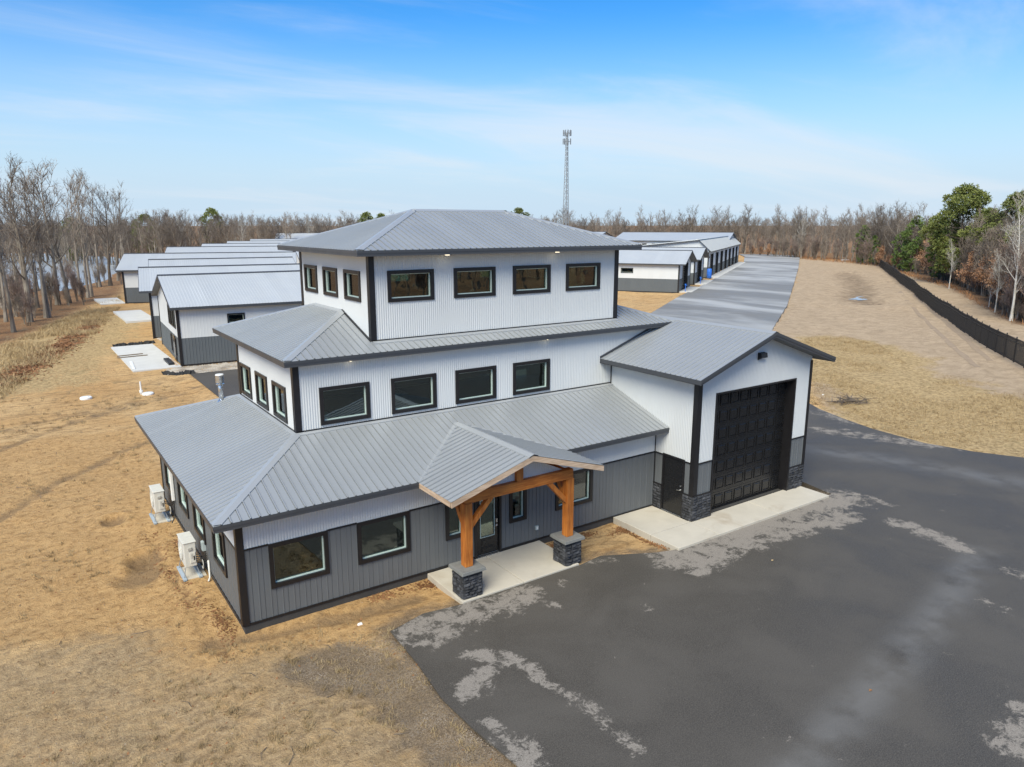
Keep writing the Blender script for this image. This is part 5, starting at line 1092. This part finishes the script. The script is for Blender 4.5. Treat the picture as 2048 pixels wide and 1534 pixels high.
SCRUB = [treeproto('scrub', 400 + k, ('barkdark', 'twigred') if k % 2 else ('bark', 'twig'), H=6.5, r0=.06, n1=9, n2=5, n3=5, n4=3, start=.18, spread=.55, up=.8, ln1=.42, tw=.020, stems=4) for k in range(4)]
def leafed(seed, H, n, mat):
    tr, cr = branchy(seed, H=H, r0=.09, n1=13, n2=5, n3=3, n4=0, start=.15, spread=.8, up=.45, ln1=.40, tw=.02, stems=2); r_ = random.Random(seed); lf = MB(); vs_ = cr.v
    for i in range(n):
        p = V3(*r_.choice(vs_)) + V3(*(r_.gauss(0, .16) for _ in range(3))); a, b = V3(*(r_.gauss(0, 1) for _ in range(3))), V3(*(r_.gauss(0, 1) for _ in range(3)))
        a *= r_.uniform(.06, .12) / np.linalg.norm(a); b = b - a * np.dot(a, b) / np.dot(a, a); b *= r_.uniform(.05, .09) / np.linalg.norm(b); lf.quad(p - a, p - b, p + a, p + b)
    i0 = len(tr.v); tr.v += cr.v; tr.f += [tuple(j + i0 for j in f) for f in cr.f]; return tomesh(tr, 'trunk', 'barkdark'), tomesh(lf, 'crown', mat)
OAKL = [leafed(500 + k, 6.5, 3600, 'oakleaf') for k in range(2)]
def pine(seed, H, Rr, base, mat, dens=1.0):
    """trunk with limbs that each carry a rounded lobe of needle tufts"""
    r_ = random.Random(seed); tr, cr = MB(), MB(); tr.tube([(0, 0, -.3), (.1, 0, H * .5), (0, .1, H * .93)], [H * .016, H * .011, .03], 7, False); g = lambda s: r_.gauss(0, s)
    nl = int(34 * dens)
    for i in range(nl):
        t = base + (1 - base) * ((i + r_.random()) / nl); env = Rr * max(.12, math.sin(math.pi * min(1, (1 - t) / (1 - base) * .80 + .08))) ** .7; a = i * 2.4 + g(.5); rr = env * r_.uniform(.45, .85) if t < .93 else env * .2
        lob = Rr * r_.uniform(.20, .32); c = V3(rr * math.cos(a), rr * math.sin(a), H * t * .97); root = V3(0, 0, max(.5, H * t - rr * .45)); tr.tube([root, (root + c) / 2 + V3(0, 0, -.15), c], [.07, .045, .015], 4, False)
        for k in range(int(95 * (lob / 1.2) ** 2)):
            d = V3(g(1), g(1), g(1) * .8 + .25); d /= np.linalg.norm(d); q = c + d * V3(lob, lob, lob * .72) * r_.uniform(.55, 1.08); sz = r_.uniform(.22, .42)
            for m_ in range(6):
                e = d * .7 + V3(g(.7), g(.7), g(.5) + .3); e *= sz / np.linalg.norm(e); w = np.cross(e, V3(g(1), g(1), g(1))); w *= .055 / (np.linalg.norm(w) + 1e-6)
                i0 = len(cr.v); cr.v += [tuple(q - w), tuple(q + w), tuple(q + e + w * .7), tuple(q + e - w * .7)]; cr.f.append((i0, i0 + 1, i0 + 2, i0 + 3))
    return tomesh(tr, 'trunk', 'barkdark'), tomesh(cr, 'crown', mat)
PINE = [pine(600, 16.5, 5.4, .16, 'pine', 1.35), pine(601, 15, 4.4, .10, 'pine', 1.1), pine(602, 11, 3.0, .05, 'pine2'), pine(603, 8, 1.9, .05, 'pine2', .8)]
def plant(name, proto, p, rz, sc, label, cat='tree', group=None, dz=0.0):
    z = float(terrain(np.array([p[0]]), np.array([p[1]]))[0])
    t = tag(empty(name, (p[0], p[1], z + dz), rz), label, cat, group); t.scale = (sc, sc, sc) if np.isscalar(sc) else sc
    link_mesh('trunk', proto[0], t); link_mesh('crown', proto[1], t); return t
rt_ = random.Random(5); ru = rt_.uniform
def ang(): return ru(0, 6.28)
def toward(u, D):
    d = gp(u, 600) - CAM; d[2] = 0; d /= np.linalg.norm(d); q = CAM + d * D; return (q[0], q[1])
# wood edge on the left, by the pond
gL = 'leafless trees by the pond'
for (u, v, h) in ((27, 659, 1.0), (59, 641, .98), (62, 640, .9), (92, 633, .95), (98, 632, .8), (140, 603, 1.02), (176, 592, .98), (183, 590, .85), (221, 571, 1.0), (236, 562, .9), (12, 640, .9), (-20, 665, 1.0), (115, 606, .85), (160, 585, .9), (200, 572, .85), (75, 612, .95), (38, 618, .9), (5, 610, 1.0), (248, 552, .95)):
    p = gp(u, v)[:2]; D = math.hypot(p[0] - CAM[0], p[1] - CAM[1]); hh_ = (92 + ru(-14, 8)) * D / FPX + 10.4 if u < 210 else (70 + ru(-10, 10)) * D / FPX + 10.4
    pr = rt_.choice(TALL + TALL + BARE[:2]); plant('leafless_tree', pr, p, ang(), min(hh_, 19) / (16 if pr in TALL else 15) * (h * .15 + .85), 'tall leafless tree on the bank between the sandy slope and pond', group=gL)
for k in range(40):
    u = ru(-60, 250); v = 650 - u * .34 + ru(-38, 18); p = gp(u, v)[:2]; plant('bare_shrub', rt_.choice(SCRUB), p, ang(), ru(.35, .85), 'leafless brown shrub under the tall trees by the pond', 'shrub', 'bare shrubs by the pond')
# wood edge along the back of the field, trees told apart one by one
gB_ = 'leafless trees along the far wood edge'
def wood_D(u):
    xs = [-200, 0, 250, 330, 500, 700, 1160, 1480, 1600, 1757, 1800, 1880, 1950, 2010, 2048, 2400]; ds = [250, 245, 215, 185, 245, 285, 300, 285, 258, 214, 200, 168, 138, 110, 101, 82]
    return float(np.interp(u, xs, ds))
for k in range(120):
    u = ru(1100, 1790) if k < 62 else ru(255, 1100); D = wood_D(u) + ru(0, 14); p = toward(u, D); pr = rt_.choice(BARE + TALL + TALL + BIRCH[:1])
    want = (ru(10, 38) if k < 62 else ru(4, 26)) / FPX * D + 10.4; plant('leafless_tree', pr, p, ang(), want / (16 if pr in TALL else 15 if pr in BARE else 14), 'leafless grey tree standing at the edge of the far wood', group=gB_)
for k in range(46):
    u = ru(1490, 1800); p = toward(u, wood_D(u) - ru(0, 6)); o_ = rt_.random() < .42
    if o_: plant('oak_sapling', rt_.choice(OAKL), p, ang(), ru(.45, .95), 'oak sapling holding rusty dead leaves at the far wood edge', 'sapling', 'rusty oak saplings at the far wood edge')
    else: plant('bare_shrub', rt_.choice(SCRUB), p, ang(), ru(.7, 1.25), 'leafless brown shrub at the edge of the far wood', 'shrub', 'bare shrubs at the far wood edge')
# right-hand wood edge: pines, birches, oaks
for (u, D, pr, hpx, lab) in ((1905, 155, 0, 62, 'largest round-topped green pine behind the black fence'), (2010, 138, 0, 50, 'broad green pine beside the pale birches'), (1958, 152, 1, 26, 'green pine filling the gap between two broad pines'), (1815, 190, 2, 12, 'dark green pine on the slope beside leaning bare trees'), (1790, 198, 3, -12, 'small dark pine next to the fence end'), (1716, 228, 3, -2, 'narrow yellow-green pine at the field corner'), (1738, 222, 3, -18, 'lowest yellow-green pine at the field corner'), (2065, 120, 0, 48, 'green pine rising behind the white birch trunks'), (1872, 166, 2, -6, 'dark green pine under the largest pine')):
    H0 = (16.5, 15, 11, 8)[pr]; w = hpx / FPX * D + 10.4; plant('pine_tree', PINE[pr], toward(u, D), ang(), (w / H0 * (1.06 if pr < 2 else 1.0), w / H0 * (1.06 if pr < 2 else 1.0), w / H0), lab)
for (u, v, hpx, lab) in ((2022, 640, 42, 'pale birch with forked trunk beside the right-hand pines'), (2036, 636, 46, 'tallest pale birch in front of the pines'), (1990, 622, -40, 'short pale birch leaning over the brush'), (1978, 612, -60, 'slim pale birch sapling in the brush'), (1898, 577, -25, 'pale birch branching in front of the largest pine')):
    p = gp(u, v)[:2]; D = math.hypot(p[0] - CAM[0], p[1] - CAM[1]); plant('birch_tree', rt_.choice(BIRCH), p, ang(), (hpx / FPX * D + 10.4) / 14 * 1.05, lab)
for (u, D) in ((1780, 200), (1800, 195), (1822, 190), (1760, 215), (1745, 222)): plant('leafless_tree', rt_.choice(BARE), toward(u, D), ang(), (ru(20, 34) / FPX * D + 10.4) / 15, 'leafless tree leaning over the right-hand wood beside pines', group='bare trees beside the pines')
for k in range(96):
    u = ru(1790, 2120); p = toward(u, wood_D(u) + ru(-2.5, 8)); o_ = rt_.random() < .33
    if o_: plant('oak_sapling', rt_.choice(OAKL), p, ang(), ru(.55, 1.25), 'oak sapling holding rusty dead leaves below the pines', 'sapling', 'rusty oak saplings below the pines')
    else: plant('bare_shrub', rt_.choice(SCRUB), p, ang(), ru(.7, 1.7), 'leafless brown shrub in the brush below the pines', 'shrub', 'bare shrubs below the pines')
for k in range(46):
    u = ru(1795, 2100); plant('bare_shrub', rt_.choice(SCRUB), toward(u, wood_D(u) - ru(1.0, 4.5)), ang(), ru(.28, .62), 'low leafless bush in the grass before the brush below the pines', 'shrub', 'low bushes before the brush')
for (u, D, h) in ((437, 330, 30), (305, 240, 18), (740, 300, 24), (768, 305, 22), (1038, 310, 32), (1020, 312, 24), (160, 265, 20)): plant('pine_tree', PINE[1], toward(u, D), ang(), (h / FPX * D + 10.4) / 15, 'far green pine poking out of the leafless wood', group='far pines in the wood')

# the wood itself: one mass behind the edge, instanced from the same trees
protoC = bpy.data.collections.new('wood_tree_sources')
def joinproto(pr):
    o = bpy.data.objects.new('wood_tree_source', None); ms_ = []
    bm = bmesh.new(); bm.from_mesh(pr[0]); nf = len(bm.faces); bm.from_mesh(pr[1]); bm.faces.ensure_lookup_table()
    for f in bm.faces[nf:]: f.material_index = 1
    me = bpy.data.meshes.new('wood_tree_source'); bm.to_mesh(me); bm.free(); me.materials.append(pr[0].materials[0]); me.materials.append(pr[1].materials[0])
    o = bpy.data.objects.new('wood_tree_source', me); protoC.objects.link(o)
for pr in BARE[:3] + TALL[:3] + SCRUB[:2]: joinproto(pr)
pts, scl = [], []
for k in range(1500):
    u = ru(-260, 1800); D0 = wood_D(u); D = D0 + 8 + (rt_.random() ** 1.3) * 150; p = toward(u, D); pts.append((p[0], p[1])); scl.append(ru(.64, .94))
for k in range(330):
    u = ru(1760, 2300); D = wood_D(u) + 4 + (rt_.random() ** 1.2) * 60; pts.append(toward(u, D)); scl.append(ru(.62, .85))
for k in range(36):      # beyond the tall trees on the left
    u = ru(-200, 255); v = 640 - max(u, 0) * .34 - ru(2, 42); p = gp(u, v)[:2]
    if sd_poly(np.array([p[0]]), np.array([p[1]]), POND)[0] > 1.0: pts.append((p[0], p[1])); scl.append(ru(.35, .62))
for k in range(420):
    a = ru(-2.75, -.45); D = ru(62, 130); pts.append((8 + D * 1.2 * math.cos(a), -12 + D * math.sin(a))); scl.append(ru(.7, 1.0))
pts = np.array(pts); zt_ = terrain(pts[:, 0], pts[:, 1])
me = bpy.data.meshes.new('far_wood'); me.from_pydata([(a, b, c) for (a, b), c in zip(pts, zt_)], [], []); at = me.attributes.new('sc', 'FLOAT', 'POINT'); at.data.foreach_set('value', np.array(scl, np.float32))
wo = bpy.data.objects.new('far_wood', me); COL.objects.link(wo); kind(wo, 'stuff'); wo['label'] = 'grey-brown mass of leafless wood along the horizon'
ng = bpy.data.node_groups.new('scatter_wood', 'GeometryNodeTree'); ng.interface.new_socket('Geometry', in_out='INPUT', socket_type='NodeSocketGeometry'); ng.interface.new_socket('Geometry', in_out='OUTPUT', socket_type='NodeSocketGeometry')
gi_, go_ = ng.nodes.new('NodeGroupInput'), ng.nodes.new('NodeGroupOutput'); iop = ng.nodes.new('GeometryNodeInstanceOnPoints'); ci = ng.nodes.new('GeometryNodeCollectionInfo'); ci.inputs['Collection'].default_value = protoC; ci.inputs['Separate Children'].default_value = True; ci.inputs['Reset Children'].default_value = True
rv_ = ng.nodes.new('FunctionNodeRandomValue'); rv_.data_type = 'FLOAT_VECTOR'; rv_.inputs[0].default_value = (0, 0, 0); rv_.inputs[1].default_value = (.08, .08, 6.28)
na = ng.nodes.new('GeometryNodeInputNamedAttribute'); na.data_type = 'FLOAT'; na.inputs['Name'].default_value = 'sc'
iop.inputs['Pick Instance'].default_value = True; L_ = ng.links.new
L_(gi_.outputs[0], iop.inputs['Points']); L_(ci.outputs[0], iop.inputs['Instance']); L_(rv_.outputs[0], iop.inputs['Rotation']); L_(na.outputs[0], iop.inputs['Scale']); L_(iop.outputs[0], go_.inputs[0])
ri = ng.nodes.new('FunctionNodeRandomValue'); ri.data_type = 'INT'; ri.inputs[4].default_value = 0; ri.inputs[5].default_value = 7; ri.inputs['Seed'].default_value = 3; L_(ri.outputs[2], iop.inputs['Instance Index'])
md = wo.modifiers.new('scatter', 'NODES'); md.node_group = ng

# ================================================================== GROUND COVER AND SMALL THINGS
def scatter_mesh(name, V, F_, mat, label):
    me = bpy.data.meshes.new(name); me.vertices.add(len(V)); me.vertices.foreach_set('co', np.asarray(V, np.float32).ravel()); F_ = np.asarray(F_); n = F_.shape[1]
    me.loops.add(F_.size); me.loops.foreach_set('vertex_index', F_.ravel().astype(np.int32)); me.polygons.add(len(F_)); me.polygons.foreach_set('loop_start', np.arange(0, F_.size, n)); me.polygons.foreach_set('loop_total', np.full(len(F_), n)); me.update(calc_edges=True); me.materials.append(M[mat])
    o = bpy.data.objects.new(name, me); COL.objects.link(o); kind(o, 'stuff'); o['label'] = label; return o
def blades(name, P, h, w, mat, label, lay=1.0):
    n = len(P); z = terrain(P[:, 0], P[:, 1]); a = rng.uniform(0, 6.28, n); b = rng.uniform(0, 6.28, n); hh = h * rng.uniform(.5, 1.3, n); ww = w * rng.uniform(.6, 1.3, n); ln = rng.uniform(.2, 1.2, n) * lay
    B = np.stack([P[:, 0], P[:, 1], z - .01], 1); dw = np.stack([np.cos(a) * ww, np.sin(a) * ww, 0 * a], 1); tip = B + np.stack([np.cos(b) * hh * ln, np.sin(b) * hh * ln, hh], 1)
    V = np.concatenate([B - dw, B + dw, tip]); i = np.arange(n); return scatter_mesh(name, V, np.stack([i, i + n, i + 2 * n], 1), mat, label)
def flakes(name, P, size, mat, label, lift=.012, tilt=.5):
    n = len(P); z = terrain(P[:, 0], P[:, 1]) + lift if P.shape[1] == 2 else P[:, 2]; a = rng.uniform(0, 6.28, n); s = size * rng.uniform(.6, 1.5, n); C_ = np.stack([P[:, 0], P[:, 1], z], 1)
    u = np.stack([np.cos(a), np.sin(a), rng.uniform(-tilt, tilt, n)], 1) * s[:, None]; v = np.stack([-np.sin(a), np.cos(a), rng.uniform(-tilt, tilt, n)], 1) * (s * .65)[:, None]
    V = np.concatenate([C_ - u, C_ - v, C_ + u, C_ + v]); i = np.arange(n); return scatter_mesh(name, V, np.stack([i, i + n, i + 2 * n, i + 3 * n], 1), mat, label)
def pebbles(name, P, size, mat, label, zl=None):
    n = len(P); z = terrain(P[:, 0], P[:, 1]) if zl is None else np.full(n, zl); s = size * rng.uniform(.5, 1.5, n); a = rng.uniform(0, 6.28, n)
    o6 = np.array([(1, 0, 0), (0, 1, 0), (-1, 0, 0), (0, -1, 0), (0, 0, .7), (0, 0, -.5)]); V = np.zeros((n, 6, 3))
    for k in range(6):
        j = rng.uniform(.7, 1.25, n); x, y = o6[k, 0] * s * j, o6[k, 1] * s * j * .75; V[:, k, 0] = P[:, 0] + x * np.cos(a) - y * np.sin(a); V[:, k, 1] = P[:, 1] + x * np.sin(a) + y * np.cos(a); V[:, k, 2] = z + o6[k, 2] * s * j
    f = np.array([(0, 1, 4), (1, 2, 4), (2, 3, 4), (3, 0, 4)]); F_ = (np.arange(n)[:, None, None] * 6 + f[None]).reshape(-1, 3); return scatter_mesh(name, V.reshape(-1, 3), F_, mat, label)
def sample_poly(poly, n, clump=None, thr=.5, seed=1):
    lo, hi = poly.min(0), poly.max(0); P = rng.uniform(lo, hi, (n * 4, 2)); m_ = sd_poly(P[:, 0], P[:, 1], poly) < 0
    if clump: m_ &= fbm(P[:, 0], P[:, 1], clump, 4, seed) + rng.normal(0, .05, len(P)) > thr
    m_ &= sd_poly(P[:, 0], P[:, 1], ASPH) > .05
    m_ &= (np.maximum(np.maximum(-P[:, 0], P[:, 0] - 21.3), np.maximum(-P[:, 1], P[:, 1] - 11.2)) > .03); return P[m_][:n]
nearL = np.array([(-8, -9), (3.4, -9), (3.2, -1.0), (0, -.2), (-.2, 11), (4, 14), (4, 36), (-9, 36)], float)
nearF = np.array([(-8, -9), (3.2, -9), (3.2, -2), (-2, .2), (-8, 1.0)], float)
blades('dry_grass', sample_poly(nearF, 26000, 1.1, .45, 41), .055, .0045, 'drygrass', 'sparse dry grass matted on the sand before the building', 1.6)
blades('dry_grass', sample_poly(nearL, 16000, 2.2, .53, 42), .06, .006, 'drygrass', 'dry grass tufts on the sandy yard left of the building', 1.5)
bankP = np.array([gp(u, v)[:2] for u, v in ((0, 690), (90, 650), (240, 590), (245, 610), (200, 660), (120, 720), (0, 800), (-80, 800))]); blades('dry_grass', sample_poly(bankP, 22000, 3.5, .42, 43), .32, .022, 'drygrass', 'tall dry grass on the bank under the leafless trees', 1.0)
blades('dry_grass', sample_poly(GOLD, 42000, 4, .40, 44), .10, .016, 'drygrass', 'golden dormant grass on the field beside the drive', 1.4)
edgeP = np.array([gp(u, v)[:2] for u, v in ((1490, 514), (1600, 519), (1757, 533), (1800, 550), (1900, 578), (1990, 625), (2048, 657), (2048, 648), (1990, 618), (1900, 570), (1800, 543), (1757, 526), (1600, 511))]); blades('dry_grass', sample_poly(edgeP, 9000), .7, .05, 'leaflitter', 'rusty dead undergrowth along the edge of the wood', .9)
tl = np.array(TRENCH); k_ = rng.integers(0, len(tl) - 1, 800); f_ = rng.random(800)[:, None] ** .7; P = tl[k_] * (1 - f_) + tl[k_ + 1] * f_ + rng.normal(0, .2, (800, 2)); P = P[fbm(P[:, 0], P[:, 1], .8, 3, 8) > .40]; flakes('fallen_leaves', P[(P[:, 0] < -.03)], .032, 'leaflitter', 'brown fallen leaves lying in the shallow trench by the side wall')
P = np.concatenate([rng.normal(c, (.30, .13), (220, 2)) for c in ((9.8, -.35), (11.3, -.3), (12.55, -.7), (5.2, -.35), (3.9, -.25))] + [np.stack([rng.normal(12.7, .07, 320), rng.uniform(-2.8, -.4, 320)], 1), rng.normal((-.35, .8), (.12, .6), (260, 2)), rng.normal((-.3, 6.6), (.12, .6), (220, 2))])
flakes('fallen_leaves', P[P[:, 1] < 20], .032, 'leaflitter', 'brown fallen leaves gathered at the foot of the walls and slabs')
lw = np.array(LEAFS); k_ = rng.integers(0, len(lw) - 1, 5000); f_ = rng.random(5000)[:, None]; P = lw[k_] * (1 - f_) + lw[k_ + 1] * f_ + rng.normal(0, .8, (5000, 2)); flakes('fallen_leaves', P, .09, 'leaflitter', 'rusty drift of fallen leaves along the bank', .03)
P = rng.uniform((-8, -9), (3.2, 30), (900, 2)); P = P[(P[:, 0] < -.1) | (P[:, 1] < -.3)]; flakes('fallen_leaves', P, .030, 'leaflitter', 'single fallen leaves strewn over the sand')
pebbles('pebbles', sample_poly(GRAVEL1, 5200, .7, .40, 51), .012, 'pebble', 'loose pebbles on the dark soil beside the asphalt')
P = rng.uniform((-8, -9), (3.2, 14), (2200, 2)); P = P[(P[:, 0] < -.1) | (P[:, 1] < -.1)]; pebbles('pebbles', P, .014, 'pebble', 'scattered pebbles over the sandy yard')
grp_ = np.array([(4.6, 37.6), (6.5, 36.7), (12, 36.6), (25, 36.6), (25, 39.3), (6.2, 40.3), (4.9, 39.6)]); pebbles('gravel', sample_poly(grp_, 9000), .085, 'gravelstone', 'gravel strip between the first shed and asphalt')
P = rng.uniform((7, 55.0), (12, 56.6), (700, 2)); pebbles('gravel', P, .09, 'gravelstone', 'gravel between the first two sheds')
pebbles('sand_clods', sample_poly(nearL[2:], 2600, 1.4, .50, 61), .020, 'sandclod', 'crumbly sand clods over the yard left of the building')
pebbles('sand_clods', sample_poly(np.array([(-9, 13), (5, 13), (5, 36), (2.5, 40), (-2, 60), (-6, 40)], float), 2600, 2.4, .50, 62), .045, 'sandclod', 'crumbly clods over the sandy slope towards the sheds')
P = sample_poly(nearF, 620, 1.6, .47, 63); P = np.repeat(P, 22, 0) + rng.normal(0, .045, (len(P) * 22, 2)); blades('dry_grass', P, .11, .006, 'drygrass', 'dry grass tufts on the sand before the building', .8)
P = sample_poly(nearL, 520, 3.0, .50, 64); P = np.repeat(P, 20, 0) + rng.normal(0, .06, (len(P) * 20, 2)); blades('dry_grass', P, .12, .008, 'drygrass', 'low dry tufts dotted over the sandy yard', .8)
sk = MB()
for k in range(46):
    x, y = (ru(-6, 2.8), ru(-8, -1.2)) if k < 26 else (ru(-5.5, -1.2), ru(0, 30)); z = float(terrain(np.array([x]), np.array([y]))[0]); a = ang(); l = ru(.12, .55); sk.tube([(x, y, z + .015), (x + l * .5 * math.cos(a), y + l * .5 * math.sin(a), z + .035), (x + l * math.cos(a + .3), y + l * math.sin(a + .3), z + .02)], [.009, .007, .003], 5)
o = sk.build('twigs', 'barkdark'); kind(o, 'stuff'); o['label'] = 'dark twigs lying scattered on the sand'
# septic covers
for (u, v, l, pipe) in ((172, 797, 'round white septic cover lying flat in the sand', 0), (296, 787, 'round white septic cover with an upright white vent pipe', 1)):
    p = gp(u, v); z = float(terrain(p[:1], p[1:2])[0]); t = tag(empty('septic_cover', (p[0], p[1], z)), l, 'cover'); MB().tube([(0, 0, -.1), (0, 0, .10), (0, 0, .14)], [.34, .34, .30], 22).build('lid', 'whiteplastic', t); MB().cyl(.1, -.08, .139, .165, .07, 12).build('handle', 'whiteplastic', t)
    if pipe: MB().cyl(-.35, .25, -.1, .85, .05, 12).build('vent_pipe', 'whiteplastic', t); MB().cyl(-.35, .25, .15, .3, .10, 12).build('pipe_collar', 'whiteplastic', t)
# building leftovers on the first patio
ld = 0.10
for (x, y, a, L, l, mt) in ((3.55, 47.6, .1, 1.9, 'short dark plank lying across the pale patio', 'oldwood'), (3.6, 46.7, .05, 2.2, 'longer dark plank lying beside the short one', 'oldwood'), (3.05, 42.6, 1.5, 3.4, 'white length of trim along the patio edge', 'whiteplastic'), (5.55, 42.4, 1.55, 2.6, 'bundle of black metal trim beside the first shed gable', 'trim'), (5.85, 42.2, 1.55, 3.0, 'pale board beside the black metal trim', 'rawwood')):
    tag(MB().obox(V3(x, y, ld), V3(math.cos(a), math.sin(a), 0), V3(-math.sin(a), math.cos(a), 0), Z, -L / 2, L / 2, -.09 if mt != 'trim' else -.2, .09 if mt != 'trim' else .2, .005, .06 if mt != 'trim' else .16).build('plank' if mt != 'trim' else 'metal_trim_bundle', mt, bevel=.01), l, 'plank' if mt != 'trim' else 'trim bundle')
def cloth(name, path, label):
    mb = MB(); r_ = random.Random(len(path)); n = 26; rows = []
    for i in range(n + 1):
        t = i / n * (len(path) - 1); k = min(int(t), len(path) - 2); f = t - k; x = path[k][0] * (1 - f) + path[k + 1][0] * f; y = path[k][1] * (1 - f) + path[k + 1][1] * f; z = float(terrain(np.array([x]), np.array([y]))[0]); j = lambda s: r_.uniform(-s, s)
        rows.append([(x + j(.05), y - .28 + j(.1), z + .0), (x + j(.05), y - .08 + j(.05), z + .22 + j(.1)), (x + j(.05), y + .12 + j(.06), z + .16 + j(.1)), (x, y + .3 + j(.1), z + .0)])
    for a, b in zip(rows, rows[1:]):
        for k in range(3): mb.quad(a[k], b[k], b[k + 1], a[k + 1])
    tag(mb.build(name, 'fabric'), label, 'cloth')
cloth('silt_cloth', [(4.4, 38.3), (5.0, 37.3), (6.3, 36.8)], 'crumpled black silt cloth at the end of the gravel strip'); cloth('silt_cloth', [(3.0, 53.7), (4.6, 54.1), (6.4, 54.0)], 'crumpled black silt cloth along the rear of the first patio')
# brush heap, litter and stray bits
p = gp(1700, 806); z = float(terrain(p[:1], p[1:2])[0]); bh = tag(empty('brush_heap', (p[0], p[1], z)), 'low heap of dead brush on the golden grass', 'brush heap')
for k in range(60):
    a = ang(); r = ru(0, .9); x, y = r * math.cos(a) * 1.6, r * math.sin(a); b = ang(); l = ru(.5, 1.2); MB().tube([(x, y, ru(0, .2)), (x + l * math.cos(b), y + l * math.sin(b), ru(.05, .40))], [.022, .008], 4).build('stick', 'barkdark', bh)
for (u, v, s, l) in ((1690, 521, 1.6, 'white plank lying at the edge of the field by the wood'), (1588, 512, 1.2, 'pale plank lying on the verge at the end of the lane')):
    p = gp(u, v); tag(MB().box(p[0] - s, p[0] + s, p[1] - .35, p[1] + .35, -.1, .30).build('pale_plank', 'whiteplastic', bevel=.03), l, 'plank')
for (u, v, l, mt) in ((1741, 1381, 'dry brown leaf lying alone on the bare asphalt', 'leaflitter'), (1545, 1121, 'yellow leaf on the asphalt before the garage apron', 'drygrass')):
    p = gp(u, v, .16); MBx = MB(); a = .06; MBx.quad((p[0] - a, p[1], .163), (p[0], p[1] - a * .6, .18), (p[0] + a, p[1], .165), (p[0], p[1] + a * .6, .185)); tag(MBx.build('fallen_leaf', mt), l, 'leaf')
for (u, v, l) in ((720, 1251, 'pale flat stone on the sand before the front wall'), (1646, 790, 'white scrap of litter on the golden grass')):
    p = gp(u, v); z = float(terrain(p[:1], p[1:2])[0]); tag(MB().hexa([(p[0] - .09, p[1] - .05, z - .03), (p[0] + .08, p[1] - .06, z - .03), (p[0] + .10, p[1] + .05, z - .03), (p[0] - .07, p[1] + .06, z - .03), (p[0] - .06, p[1] - .03, z + .05), (p[0] + .05, p[1] - .04, z + .04), (p[0] + .06, p[1] + .03, z + .05), (p[0] - .05, p[1] + .03, z + .045)]).build('pale_stone', 'whiteplastic', bevel=.015), l, 'stone')
